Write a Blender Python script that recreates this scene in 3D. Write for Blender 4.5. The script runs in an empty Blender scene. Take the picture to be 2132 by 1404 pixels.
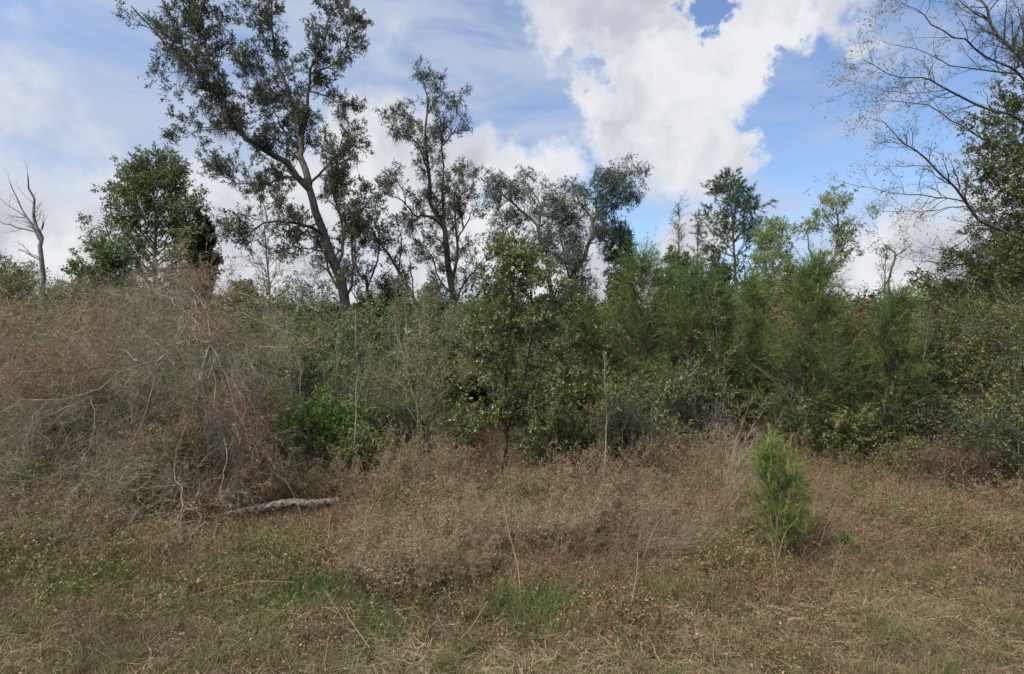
import bpy, math
import numpy as np

R = math.radians
scene = bpy.context.scene
# ------------------------------------------------------------------ camera
CH = 2.5            # eye height (m)
F = 1270.0          # focal length in pixels of the 2132 px wide photograph
cam_d = bpy.data.cameras.new("camera")
cam = bpy.data.objects.new("camera", cam_d)
scene.collection.objects.link(cam)
cam.location = (0, 0, CH)
cam.rotation_euler = (R(90), 0, 0)
cam_d.sensor_width = 36
cam_d.lens = 36 * F / 2132
cam_d.clip_start = 0.05
cam_d.clip_end = 3000
scene.camera = cam
scene.view_settings.view_transform = 'Standard'
scene.view_settings.look = 'None'
scene.view_settings.exposure = 0.18
scene.view_settings.gamma = 1.0
try:
    scene.cycles.max_bounces = 6
    scene.cycles.diffuse_bounces = 3
    scene.cycles.transmission_bounces = 3
    scene.cycles.glossy_bounces = 2
    scene.cycles.transparent_max_bounces = 4
except Exception:
    pass

# ------------------------------------------------------------------ world: sky and clouds, laid out by compass direction and elevation
SUN_EL, SUN_AZ = 52.0, -125.0       # azimuth from +Y (view axis), clockwise; the sun stands behind and to the left
world = bpy.data.worlds.new("World")
scene.world = world
world.use_nodes = True
nt = world.node_tree
N, Lk = nt.nodes, nt.links
N.clear()
out = N.new('ShaderNodeOutputWorld')
bg = N.new('ShaderNodeBackground')
Lk.new(bg.outputs[0], out.inputs[0])
sky = N.new('ShaderNodeTexSky')
sky.sky_type = 'NISHITA'
sky.sun_disc = False
sky.sun_elevation = R(SUN_EL)
sky.sun_rotation = R(SUN_AZ)
sky.dust_density = 1.0
sky.air_density = 1.0
sky.ozone_density = 1.6
tc = N.new('ShaderNodeTexCoord')

def vm(op, a, b=None):
    n = N.new('ShaderNodeVectorMath'); n.operation = op
    for i, v in enumerate((a, b)):
        if v is None: continue
        if isinstance(v, (tuple, list)): n.inputs[i].default_value = v
        elif isinstance(v, (int, float)): n.inputs[3].default_value = v
        else: Lk.new(v, n.inputs[i])
    return n.outputs['Value'] if op in ('DISTANCE', 'LENGTH', 'DOT_PRODUCT') else n.outputs['Vector']

def mm(op, a, b=None, clamp=False):
    n = N.new('ShaderNodeMath'); n.operation = op; n.use_clamp = clamp
    for i, v in enumerate((a, b)):
        if v is None: continue
        if isinstance(v, (int, float)): n.inputs[i].default_value = v
        else: Lk.new(v, n.inputs[i])
    return n.outputs[0]

def mr(v, a, b, c=0.0, d=1.0, kind='SMOOTHSTEP'):
    n = N.new('ShaderNodeMapRange'); n.interpolation_type = kind
    Lk.new(v, n.inputs[0])
    for i, x in enumerate((a, b, c, d)): n.inputs[1 + i].default_value = x
    return n.outputs[0]

def noise(vec, scale, detail=6, rough=0.55, dist=0.0):
    n = N.new('ShaderNodeTexNoise'); Lk.new(vec, n.inputs['Vector'])
    n.inputs['Scale'].default_value = scale; n.inputs['Detail'].default_value = detail
    n.inputs['Roughness'].default_value = rough; n.inputs['Distortion'].default_value = dist
    return n

def cdir(px, py):
    v = np.array([(px - 1066) / F, 1.0, (702 - py) / F]); v /= np.linalg.norm(v)
    return tuple(float(a) for a in v)

D = tc.outputs['Generated']
nz = noise(D, 4.0, 7, 0.60)
w1 = vm('SCALE', vm('SUBTRACT', nz.outputs['Color'], (0.5, 0.5, 0.5)), 0.12)
nz2 = noise(D, 15.0, 6, 0.62)
w2 = vm('SCALE', vm('SUBTRACT', nz2.outputs['Color'], (0.5, 0.5, 0.5)), 0.07)
DW = vm('ADD', vm('ADD', D, w1), w2)
DH = vm('ADD', DW, vm('SCALE', vm('SUBTRACT', noise(D, 26.0, 6, .65).outputs['Color'], (0.5, 0.5, 0.5)), 0.11))
CLOUDS = [  # direction given by photo px, radius px, weight
    (1200, 30, 105, 1), (1300, 90, 150, 1), (1400, 100, 150, 1), (1250, 190, 90, 1), (1400, 230, 150, 1), (1560, 50, 110, 1), (1520, 150, 130, 1),
    (1500, 310, 95, 1), (1560, 310, 65, 1), (1300, 260, 90, 1), (1500, 350, 55, 1), (1690, 40, 70, .9), (1780, 20, 60, .9), (1825, 95, 34, .9), (1690, 100, 45, .9),
    (1300, -90, 200, 1), (1600, -120, 160, 1), (2010, 40, 70, .8), (2000, -60, 110, .9), (1130, 90, 50, .8),
    (740, 260, 70, 1), (800, 330, 110, 1), (700, 420, 130, 1), (890, 350, 95, 1), (1000, 350, 90, 1), (900, 480, 170, 1), (1090, 390, 80, 1), (1170, 350, 60, .8),
    (560, 500, 140, .9), (600, 600, 180, 1), (1080, 520, 150, 1), (1180, 450, 70, .8), (1240, 600, 120, 1),
    (40, 500, 180, .9), (220, 560, 180, .9), (-200, 450, 260, .9), (440, 440, 110, .8),
    (1430, 500, 80, .9), (1500, 480, 60, .8), (1350, 640, 140, .8), (1790, 590, 90, .9), (1900, 560, 100, .9), (2050, 600, 150, .9), (1950, 410, 80, .55), (1780, 415, 40, .5),
    (2200, 480, 190, .8), (2150, 200, 120, .55), (820, 90, 60, .45), (955, 175, 16, .9), (760, 90, 40, .4), (130, 120, 120, .45),
]
tot = None
for (px, py, r, wgt) in CLOUDS:
    dist = vm('DISTANCE', DW, cdir(px, py))
    v = mr(dist, 0.0, r * 1.85 / F, wgt, 0.0, 'SMOOTHSTEP')
    tot = v if tot is None else mm('MAXIMUM', tot, v)
HOLES = [(1455, 22, 40, .62), (1500, 8, 34, .5), (1225, 118, 34, .42), (1262, 150, 30, .42), (1660, 200, 60, .6), (1640, 262, 40, .5), (1000, 130, 80, .6), (1640, 120, 26, .5), (1120, 215, 50, .5), (1180, 235, 40, .4), (1880, 200, 120, .5)]
for (px, py, r, wgt) in HOLES:
    dist = vm('DISTANCE', DH, cdir(px, py))
    tot = mm('SUBTRACT', tot, mr(dist, 0.0, r * 2 / F, wgt, 0.0))
back = mr(noise(vm('ADD', D, (3.1, 1.7, 0.4)), 2.2, 6, .55).outputs['Fac'], .38, .54, 0, .95)
sepn = N.new('ShaderNodeSeparateXYZ'); Lk.new(D, sepn.inputs[0])
behind = mr(sepn.outputs['Y'], .55, .2, 0, 1)
tot = mm('MAXIMUM', tot, mm('MULTIPLY', back, behind))
ragged = noise(D, 9.0, 9, .62)
tot = mm('ADD', tot, mm('MULTIPLY', mm('SUBTRACT', ragged.outputs['Fac'], .5), 1.25))
mask = mr(tot, 0.34, 0.78)
# thin streaked high cloud
mp = N.new('ShaderNodeMapping'); Lk.new(D, mp.inputs[0]); mp.inputs['Rotation'].default_value = (0, R(-28), R(10))
mp.inputs['Scale'].default_value = (1.0, 1.5, 3.4)
cir = noise(mp.outputs[0], 2.1, 8, .56, .9)
leftish = mr(sepn.outputs['X'], 0.30, -0.35, 0.0, 0.16)
cirm = mr(mm('ADD', cir.outputs['Fac'], leftish), .43, .72, .03, .92)
# cloud tone: bright edges, pale grey thick parts
sh = noise(vm('ADD', DW, (5, 2, 9)), 5.5, 5, .55)
thick = mr(tot, .45, 1.0, .25, 1)
shade = mm('MULTIPLY', thick, mr(sh.outputs['Fac'],   .36, .60, .0, 1.0))
ramp = N.new('ShaderNodeMix'); ramp.data_type = 'RGBA'
Lk.new(shade, ramp.inputs[0])
ramp.inputs[6].default_value = (7.5, 7.6, 7.85, 1); ramp.inputs[7].default_value = (4.8, 5.1, 5.75, 1)
SKYB = N.new('ShaderNodeMix'); SKYB.data_type = 'RGBA'; SKYB.blend_type = 'MULTIPLY'
SKYB.inputs[0].default_value = 1.0; Lk.new(sky.outputs[0], SKYB.inputs[6]); SKYB.inputs[7].default_value = (1.40, 1.50, 1.68, 1)
m1 = N.new('ShaderNodeMix'); m1.data_type = 'RGBA'
Lk.new(cirm, m1.inputs[0]); Lk.new(SKYB.outputs[2], m1.inputs[6]); m1.inputs[7].default_value = (4.7, 5.3, 6.6, 1)
m2 = N.new('ShaderNodeMix'); m2.data_type = 'RGBA'
Lk.new(mask, m2.inputs[0]); Lk.new(m1.outputs[2], m2.inputs[6]); Lk.new(ramp.outputs[2], m2.inputs[7])
sd = (math.cos(R(SUN_EL)) * math.sin(R(SUN_AZ)), math.cos(R(SUN_EL)) * math.cos(R(SUN_AZ)), math.sin(R(SUN_EL)))
near_sun = mr(vm('DISTANCE', D, sd), 0.05, 1.25, 3.4, 1.0)      # cloud close to the sun is brighter
vs = vm('MULTIPLY', m2.outputs[2], (1, 1, 1)); sc1 = N.new('ShaderNodeVectorMath'); sc1.operation = 'SCALE'; Lk.new(vs, sc1.inputs[0]); Lk.new(near_sun, sc1.inputs[3])
Lk.new(sc1.outputs[0], bg.inputs[0])
bg.inputs[1].default_value = 0.1
try:
    world.cycles.sampling_method = 'MANUAL'; world.cycles.sample_map_resolution = 512
except Exception:
    pass

# ------------------------------------------------------------------ sun, veiled by cloud
sun_d = bpy.data.lights.new("sun", 'SUN')
sun_d.energy = 5.0
sun_d.angle = R(6)
sun_d.color = (1.0, 0.95, 0.87)
sun = bpy.data.objects.new("sun", sun_d)
scene.collection.objects.link(sun)
sun.rotation_euler = (R(90 - SUN_EL), 0, R(180 - SUN_AZ))
sun.location = (-10, -10, 20)

# ================================================================== helpers
rng = np.random.default_rng(11)
Cc = scene.collection

def norm(v): return v / np.maximum(np.linalg.norm(v, axis=-1, keepdims=True), 1e-9)

_lat = np.random.default_rng(5).random((256, 256))
def vn(x, y, s, seed=0):
    x = np.asarray(x, float) * s + 17.3 * (seed + 1); y = np.asarray(y, float) * s + 9.1 * (seed + 3)
    xi, yi = np.floor(x).astype(int), np.floor(y).astype(int); fx, fy = x - xi, y - yi
    fx, fy = fx * fx * (3 - 2 * fx), fy * fy * (3 - 2 * fy)
    g = lambda a, b: _lat[(a + seed * 31) % 256, (b + seed * 57) % 256]
    return (g(xi, yi) * (1 - fx) + g(xi + 1, yi) * fx) * (1 - fy) + (g(xi, yi + 1) * (1 - fx) + g(xi + 1, yi + 1) * fx) * fy
def fbm(x, y, s, seed=0): return .55 * vn(x, y, s, seed) + .28 * vn(x, y, s * 2.1, seed + 1) + .17 * vn(x, y, s * 4.3, seed + 2)

def gz(x, y):
    x = np.asarray(x, float); y = np.asarray(y, float)
    near = np.clip((60 - y) / 30, 0, 1)
    return near * (0.12 * (fbm(x, y, .22, 2) - .5) + 0.07 * (fbm(x, y, 1.1, 4) - .5))

def W(px, py, Y): return np.array([(px - 1066) / F * Y, Y, CH - (py - 702) / F * Y])
def G(px, Y):
    x = (px - 1066) / F * Y
    return np.array([x, Y, float(gz(x, Y))])

class Acc:
    def __init__(s): s.v = []; s.f = []; s.t = []; s.n = 0
    def add(s, V, Fc, T=None):
        V = np.asarray(V, np.float32).reshape(-1, 3); Fc = np.asarray(Fc, np.int32)
        if len(Fc) == 0: return
        s.v.append(V); s.f.append(Fc + s.n); s.n += len(V)
        s.t.append(np.full(len(Fc), .5, np.float32) if T is None else np.asarray(T, np.float32))
    def build(s, name, mat, parent=None, smooth=False, origin=None):
        me = bpy.data.meshes.new(name)
        if s.n:
            V = np.concatenate(s.v)
            if parent is not None: V = V - np.array(parent.location, np.float32)
            elif origin is not None: V = V - np.array(origin, np.float32)
            lens = np.concatenate([np.full(len(f), f.shape[1], np.int32) for f in s.f])
            loops = np.concatenate([f.reshape(-1) for f in s.f])
            me.vertices.add(len(V)); me.vertices.foreach_set('co', V.reshape(-1))
            me.loops.add(len(loops)); me.loops.foreach_set('vertex_index', loops)
            me.polygons.add(len(lens))
            starts = np.concatenate([[0], np.cumsum(lens)[:-1]]).astype(np.int32)
            me.polygons.foreach_set('loop_start', starts)
            try: me.polygons.foreach_set('loop_total', lens)
            except Exception: pass
            if smooth: me.polygons.foreach_set('use_smooth', np.ones(len(lens), bool))
            me.update(calc_edges=True)
            a = me.attributes.new('tint', 'FLOAT', 'FACE')
            a.data.foreach_set('value', np.concatenate(s.t).astype(np.float32))
        me.materials.append(mat)
        o = bpy.data.objects.new(name, me); Cc.objects.link(o)
        if parent is not None: o.parent = parent
        elif origin is not None: o.location = tuple(float(a) for a in origin)
        return o

def tag(o, label=None, cat=None, group=None, kind=None):
    if label: o['label'] = label
    if cat: o['category'] = cat
    if group: o['group'] = group
    if kind: o['kind'] = kind
    return o
def thing(name, label, cat, loc, group=None):
    o = bpy.data.objects.new(name, None); Cc.objects.link(o)
    o.location = tuple(float(a) for a in loc); o.empty_display_size = .2
    return tag(o, label, cat, group)

# ---- branch sets: P (B,K,3), Rr (B,K)
def resample(pts, K):
    pts = np.asarray(pts, float)
    # Catmull-Rom through the points
    p = np.vstack([2 * pts[0] - pts[1], pts, 2 * pts[-1] - pts[-2]]); n = len(pts) - 1
    u = np.linspace(0, n - 1e-6, K); i = u.astype(int); t = (u - i)[:, None]
    a, b, c, d = p[i], p[i + 1], p[i + 2], p[i + 3]
    return .5 * (2 * b + (c - a) * t + (2 * a - 5 * b + 4 * c - d) * t * t + (3 * b - a - 3 * c + d) * t ** 3)

def grow(pos, d, L, K, wig, up):
    P = [pos]; d = norm(d); st = (L / (K - 1))[:, None]
    for k in range(K - 1):
        d = norm(d + wig * rng.normal(size=d.shape) + np.array([0, 0, 1.]) * (up if np.ndim(up) == 0 else up[:, None]))
        P.append(P[-1] + d * st)
    return np.stack(P, 1)

def at(P, Rr, idx, t):
    K = P.shape[1]; u = t * (K - 1); i = np.clip(u.astype(int), 0, K - 2); f = (u - i)
    a, b = P[idx, i], P[idx, i + 1]
    return a + (b - a) * f[:, None], norm(b - a), Rr[idx, i] * (1 - f) + Rr[idx, i + 1] * f

def spawn(P, Rr, n, L, ang=55, t0=.2, t1=1., up=0.03, wig=.16, K=5, rr=.6, rmax=9., rmin=.0015, taper=.25, flat=1., fall=.45, dens=None):
    B = len(P)
    if dens is None: idx = np.repeat(np.arange(B), n)
    else: # number per branch by length
        ln = np.linalg.norm(np.diff(P, axis=1), axis=2).sum(1); c = np.maximum(1, np.round(ln * dens).astype(int)); idx = np.repeat(np.arange(B), c)
    M = len(idx)
    t = t0 + (t1 - t0) * rng.random(M)
    pos, tan, rad = at(P, Rr, idx, t)
    pr = rng.normal(size=(M, 3)); pr[:, 2] *= flat
    pr = norm(pr - (pr * tan).sum(1, keepdims=True) * tan)
    a = np.radians(ang) * rng.uniform(.6, 1.3, M)[:, None]
    d = np.cos(a) * tan + np.sin(a) * pr
    ln = L * rng.uniform(.55, 1.3, M) * (1 - fall * t)
    Q = grow(pos, d, ln, K, wig, up)
    r0 = np.clip(np.minimum(rad * rr, ln * .022), rmin, rmax)
    q = r0[:, None] * np.linspace(1, taper, K)[None, :]
    return Q, q

def tubes(acc, P, Rr, sides=4, tint=None):
    B, K, _ = P.shape
    if B == 0: return
    T = norm(np.gradient(P, axis=1))
    ref = np.where(np.abs(T[..., 2:3]) > .9, np.array([1., 0, 0]), np.array([0, 0, 1.]))
    ref = np.broadcast_to(ref[:, :1], T.shape)
    U = norm(np.cross(T, ref)); Vv = np.cross(T, U)
    an = np.linspace(0, 2 * np.pi, sides, endpoint=False)
    ring = P[:, :, None] + Rr[:, :, None, None] * (np.cos(an)[:, None] * U[:, :, None] + np.sin(an)[:, None] * Vv[:, :, None])
    base = (np.arange(B) * K * sides)[:, None, None] + (np.arange(K - 1) * sides)[None, :, None]
    j = np.arange(sides)[None, None, :]; j2 = (j + 1) % sides
    Fq = np.stack([base + j, base + j2, base + sides + j2, base + sides + j], -1).reshape(-1, 4)
    tt = rng.random(B) if tint is None else (np.full(B, tint) if np.ndim(tint) == 0 else tint)
    acc.add(ring, Fq, np.repeat(tt, (K - 1) * sides))

def ribbons(acc, P, Wd, side=None, tint=None):
    B, K, _ = P.shape
    if B == 0: return
    if side is None:
        side = rng.normal(size=(B, 3)); side[:, 2] *= .3
    T = norm(P[:, -1] - P[:, 0]); side = norm(side - (side * T).sum(1, keepdims=True) * T)
    L = P - side[:, None] * Wd[..., None] / 2; Rt = P + side[:, None] * Wd[..., None] / 2
    V = np.stack([L, Rt], 2)
    base = (np.arange(B) * K * 2)[:, None] + (np.arange(K - 1) * 2)[None, :]
    Fq = np.stack([base, base + 1, base + 3, base + 2], -1).reshape(-1, 4)
    tt = rng.random(B) if tint is None else tint
    acc.add(V, Fq, np.repeat(tt, K - 1))

def leafs(acc, pos, d, size, asp=.4, tint=None, upn=.6, fold=.18):
    M = len(pos)
    if M == 0: return
    d = norm(d); nrm = rng.normal(size=(M, 3)); nrm[:, 2] = np.abs(nrm[:, 2]) + upn
    s = norm(np.cross(d, nrm)); n2 = np.cross(s, d)
    L = size * rng.uniform(.6, 1.3, M); L = L[:, None]
    mid = pos + d * L * .45 
    a = mid + s * L * asp * .5 + n2 * L * fold * asp; b = mid - s * L * asp * .5 + n2 * L * fold * asp
    V = np.stack([pos, a, pos + d * L, b], 1)
    acc.add(V, np.arange(M * 4).reshape(M, 4), rng.random(M) if tint is None else tint)

def leaves_on(acc, P, n, size, asp=.4, t0=.2, spread=.9, jit=.0, mixc=.45, hang=0., upn=.6):
    B = len(P); idx = np.repeat(np.arange(B), n); M = len(idx)
    pos, tan, _ = at(P, np.zeros(P.shape[:2]), idx, t0 + (1 - t0) * rng.random(M))
    d = tan * .6 + spread * rng.normal(size=(M, 3)); d[:, 2] -= hang
    if jit: pos = pos + jit * rng.normal(size=(M, 3))
    c = rng.random(B)[idx]
    leafs(acc, pos, d, size, asp, np.clip(mixc * c + (1 - mixc) * rng.random(M), 0, 1), upn)

def needles_on(acc, P, n, L, w=.006, t0=.1, spread=.55, mixc=.5, up=.0):
    B = len(P); idx = np.repeat(np.arange(B), n); M = len(idx)
    pos, tan, _ = at(P, np.zeros(P.shape[:2]), idx, t0 + (1 - t0) * rng.random(M))
    d = norm(tan + spread * rng.normal(size=(M, 3)) + np.array([0, 0, up]))
    s = norm(np.cross(d, rng.normal(size=(M, 3))))
    ln = (L * rng.uniform(.6, 1.15, M))[:, None]
    V = np.stack([pos - s * w / 2, pos + s * w / 2, pos + d * ln - np.array([0, 0, 1.]) * ln * .12], 1)
    c = rng.random(B)[idx]
    acc.add(V, np.arange(M * 3).reshape(M, 3), np.clip(mixc * c + (1 - mixc) * rng.random(M), 0, 1))

# ------------------------------------------------------------------ materials
def new_mat(name):
    m = bpy.data.materials.new(name); m.use_nodes = True; m.node_tree.nodes.clear(); return m, m.node_tree.nodes, m.node_tree.links

def leafmat(name, stops, transl=.30, rough=.55, spec=.3, patch=.34, pscale=1.2, gain=1.2):
    """colour runs over real leaf colours: one value per leaf, drifting a little from clump to clump"""
    m, n, l = new_mat(name)
    o = n.new('ShaderNodeOutputMaterial'); at_ = n.new('ShaderNodeAttribute'); at_.attribute_name = 'tint'
    co = n.new('ShaderNodeTexCoord'); nz = n.new('ShaderNodeTexNoise'); nz.inputs['Scale'].default_value = pscale; nz.inputs['Detail'].default_value = 2
    l.new(co.outputs['Object'], nz.inputs['Vector'])
    a = n.new('ShaderNodeMath'); a.operation = 'MULTIPLY_ADD'; l.new(nz.outputs['Fac'], a.inputs[0]); a.inputs[1].default_value = patch * 2; a.inputs[2].default_value = -patch
    b = n.new('ShaderNodeMath'); b.operation = 'ADD'; b.use_clamp = True; l.new(a.outputs[0], b.inputs[0]); l.new(at_.outputs['Fac'], b.inputs[1])
    r = n.new('ShaderNodeValToRGB'); l.new(b.outputs[0], r.inputs[0])
    e = r.color_ramp.elements
    while len(e) < len(stops): e.new(.5)
    for k, (p, c) in enumerate(stops): e[k].position = p; e[k].color = (*[min(.6, v * gain) for v in c], 1)
    p = n.new('ShaderNodeBsdfPrincipled'); l.new(r.outputs[0], p.inputs['Base Color']); p.inputs['Roughness'].default_value = rough
    p.inputs['Specular IOR Level'].default_value = spec
    if transl > 0:
        t = n.new('ShaderNodeBsdfTranslucent'); l.new(r.outputs[0], t.inputs[0])
        x = n.new('ShaderNodeMixShader'); x.inputs[0].default_value = transl; l.new(p.outputs[0], x.inputs[1]); l.new(t.outputs[0], x.inputs[2]); l.new(x.outputs[0], o.inputs[0])
    else: l.new(p.outputs[0], o.inputs[0])
    return m

def barkmat(name, c1, c2, scale=14, bump=.6, stretch=.25, c3=None):
    m, n, l = new_mat(name)
    o = n.new('ShaderNodeOutputMaterial'); co = n.new('ShaderNodeTexCoord'); mp = n.new('ShaderNodeMapping'); mp.inputs['Scale'].default_value = (1, 1, stretch)
    l.new(co.outputs['Object'], mp.inputs[0]); nz = n.new('ShaderNodeTexNoise'); nz.inputs['Scale'].default_value = scale; nz.inputs['Detail'].default_value = 6; nz.inputs['Roughness'].default_value = .65
    l.new(mp.outputs[0], nz.inputs['Vector'])
    r = n.new('ShaderNodeValToRGB'); l.new(nz.outputs['Fac'], r.inputs[0]); e = r.color_ramp.elements
    e[0].position = .36; e[0].color = (*c1, 1); e[1].position = .62; e[1].color = (*c2, 1)
    if c3 is not None: x = e.new(.7); x.color = (*c3, 1)
    p = n.new('ShaderNodeBsdfPrincipled'); l.new(r.outputs[0], p.inputs['Base Color']); p.inputs['Roughness'].default_value = .9; p.inputs['Specular IOR Level'].default_value = .15
    bp = n.new('ShaderNodeBump'); bp.inputs['Strength'].default_value = bump; bp.inputs['Distance'].default_value = .03; l.new(nz.outputs['Fac'], bp.inputs['Height']); l.new(bp.outputs[0], p.inputs['Normal'])
    l.new(p.outputs[0], o.inputs[0]); return m

M = {}
M['bark_oak'] = barkmat('oak_bark', (.035, .030, .026), (.13, .115, .10), 16)
M['bark_grey'] = barkmat('grey_bark', (.07, .065, .055), (.22, .20, .175), 18)
M['bark_pale'] = barkmat('pale_twig_bark', (.14, .125, .10), (.35, .32, .265), 9)
M['bark_dark'] = barkmat('dark_bark', (.02, .017, .014), (.08, .068, .055), 16)
M['bark_twig'] = barkmat('brown_grey_twig_bark', (.12, .10, .065), (.29, .25, .18), 7)
M['bark_brown'] = barkmat('brown_bark', (.05, .036, .027), (.15, .115, .085), 18)
M['bark_red'] = barkmat('reddish_twig_bark', (.12, .085, .05), (.27, .21, .125), 12)
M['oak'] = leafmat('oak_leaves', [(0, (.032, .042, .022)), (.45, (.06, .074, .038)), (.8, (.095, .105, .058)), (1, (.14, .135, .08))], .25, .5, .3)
M['oak_blue'] = leafmat('grey_green_leaves', [(0, (.035, .05, .035)), (.5, (.065, .088, .062)), (1, (.12, .14, .10))], .3, .5, .3)
M['green'] = leafmat('mid_green_leaves', [(0, (.03, .055, .014)), (.5, (.07, .115, .028)), (.85, (.12, .17, .045)), (1, (.20, .20, .07))], .3, .45, .35)
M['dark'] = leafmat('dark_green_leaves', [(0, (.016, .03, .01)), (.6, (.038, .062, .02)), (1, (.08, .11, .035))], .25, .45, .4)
M['olive_green'] = leafmat('olive_green_leaves', [(0, (.04, .058, .02)), (.5, (.08, .11, .038)), (.85, (.125, .155, .055)), (1, (.18, .19, .08))], .3, .5, .3)
M['olive'] = leafmat('olive_leaves', [(0, (.045, .06, .02)), (.45, (.095, .115, .036)), (.8, (.16, .165, .055)), (1, (.22, .16, .07))], .3, .5, .3)
M['magnolia'] = leafmat('glossy_leaves', [(0, (.03, .045, .012)), (.4, (.07, .095, .025)), (.75, (.14, .16, .05)), (.92, (.24, .24, .10)), (1, (.30, .14, .05))], .25, .45, .4, .2)
M['spring'] = leafmat('spring_leaves', [(0, (.10, .135, .035)), (.5, (.17, .21, .06)), (1, (.27, .30, .10))], .4, .5, .3)
M['bright'] = leafmat('bright_green_leaves', [(0, (.04, .075, .014)), (.5, (.085, .145, .028)), (1, (.17, .24, .06))], .35, .5, .35)
M['rust'] = leafmat('rust_leaves', [(0, (.09, .045, .028)), (.4, (.20, .10, .058)), (.8, (.29, .155, .095)), (1, (.24, .19, .10))], .3, .75, .15)
M['brown'] = leafmat('dry_brown_leaves', [(0, (.05, .024, .015)), (.45, (.14, .07, .04)), (.8, (.22, .12, .072)), (1, (.29, .19, .12))], .25, .85, .12, .3, 1.5)
M['mixed'] = leafmat('mixed_vine_leaves', [(0, (.035, .058, .016)), (.38, (.08, .12, .03)), (.62, (.15, .17, .05)), (.8, (.21, .15, .065)), (1, (.24, .12, .065))], .3, .6, .25, .3, 1.6)
M['pine'] = leafmat('pine_needles', [(0, (.03, .055, .014)), (.5, (.065, .11, .026)), (.85, (.115, .165, .04)), (1, (.19, .17, .07))], .3, .55, .25, .38, 1.1)
M['pine_young'] = leafmat('young_pine_needles', [(0, (.04, .065, .015)), (.5, (.085, .13, .03)), (1, (.16, .20, .05))], .3, .55, .25, .3, 3)
M['pine_dark'] = leafmat('dark_pine_needles', [(0, (.015, .035, .016)), (.6, (.035, .07, .032)), (1, (.08, .11, .05))], .25, .5, .3)
M['pine_candle'] = leafmat('candle_needles', [(0, (.18, .21, .05)), (1, (.36, .36, .12))], .35, .5, .3)  # new shoots grow yellower than the older needles
M['moss'] = leafmat('hanging_moss', [(0, (.08, .08, .065)), (1, (.19, .185, .15))], .3, .9, .1)
M['straw'] = leafmat('dry_grass', [(0, (.13, .10, .05)), (.5, (.22, .17, .09)), (1, (.32, .25, .15))], .3, .7, .2)
M['stalk'] = leafmat('orange_stalk', [(0, (.16, .09, .045)), (1, (.28, .175, .085))], .1, .7, .15)
M['turf'] = leafmat('turf', [(0, (.05, .037, .02)), (.2, (.115, .082, .046)), (.5, (.19, .148, .082)), (.66, (.155, .145, .062)), (.84, (.088, .115, .035)), (1, (.05, .09, .02))], .3, .8, .15, .30, 1.5)
M['thatch'] = leafmat('thatch', [(0, (.085, .06, .038)), (.5, (.165, .125, .078)), (.85, (.25, .195, .12)), (1, (.34, .275, .175))], .2, .85, .1, .3, 1.4)
M['clover'] = leafmat('clover', [(0, (.035, .07, .015)), (.6, (.065, .12, .025)), (1, (.12, .18, .05))], .35, .5, .3)
M['grey_grass'] = leafmat('grey_grass', [(0, (.13, .105, .08)), (1, (.30, .25, .195))], .3, .8, .15)
M['far'] = leafmat('far_foliage', [(0, (.025, .035, .02)), (.5, (.06, .075, .04)), (1, (.12, .115, .07))], .2, .7, .1, .3, .08)
M['seed'] = leafmat('seed_heads', [(0, (.13, .095, .055)), (.6, (.265, .205, .125)), (1, (.385, .305, .20))], .3, .9, .1, .3, 2.5)

# ================================================================== ground
def axis(a, b, n, far, m):
    c = np.linspace(a, b, n); e = np.geomspace(1, far, m)
    return np.concatenate([(a - e[::-1]), c, (b + e)])
gx = axis(-16, 16, 200, 1200, 22); gy = np.concatenate([-np.geomspace(400, 1, 12), np.linspace(0, 30, 190), 30 + np.geomspace(1, 1500, 24)])
X, Y = np.meshgrid(gx, gy, indexing='ij'); Z = gz(X, Y) + .03 * (fbm(X, Y, 5, 7) - .5) * (np.abs(X) < 18) * (Y < 31) * (Y > -1)
acc = Acc(); nx, ny = X.shape
i = (np.arange(nx - 1)[:, None] * ny + np.arange(ny - 1)[None]).reshape(-1)
acc.add(np.stack([X, Y, Z], -1), np.stack([i, i + ny, i + ny + 1, i + 1], -1))
gm, n, l = new_mat('ground')
o = n.new('ShaderNodeOutputMaterial'); co = n.new('ShaderNodeTexCoord')
def nzg(s, d=5, r=.6):
    k = n.new('ShaderNodeTexNoise'); k.inputs['Scale'].default_value = s; k.inputs['Detail'].default_value = d; k.inputs['Roughness'].default_value = r; l.new(co.outputs['Object'], k.inputs['Vector']); return k.outputs['Fac']
def ramp_(f, st):
    r = n.new('ShaderNodeValToRGB'); l.new(f, r.inputs[0]); e = r.color_ramp.elements
    while len(e) < len(st): e.new(.5)
    for k, (p_, c_) in enumerate(st): e[k].position = p_; e[k].color = (*c_, 1)
    return r.outputs[0]
c1 = ramp_(nzg(38, 6, .75), [(.30, (.03, .021, .014)), (.45, (.07, .047, .03)), (.58, (.12, .083, .052)), (.72, (.19, .14, .09))])
c2 = ramp_(nzg(30, 6, .7), [(.35, (.035, .035, .015)), (.6, (.075, .075, .03)), (.75, (.13, .115, .055))])
fm = ramp_(nzg(1.1, 4, .6), [(.45, (0, 0, 0)), (.62, (1, 1, 1))])
mx = n.new('ShaderNodeMix'); mx.data_type = 'RGBA'; l.new(fm, mx.inputs[0]); l.new(c1, mx.inputs[6]); l.new(c2, mx.inputs[7])
p = n.new('ShaderNodeBsdfPrincipled'); p.inputs['Roughness'].default_value = 1; p.inputs['Specular IOR Level'].default_value = .05
l.new(mx.outputs[2], p.inputs['Base Color']); bp = n.new('ShaderNodeBump'); bp.inputs['Strength'].default_value = .8; bp.inputs['Distance'].default_value = .03
l.new(nzg(40, 6, .7), bp.inputs['Height']); l.new(bp.outputs[0], p.inputs['Normal']); l.new(p.outputs[0], o.inputs[0])
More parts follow.
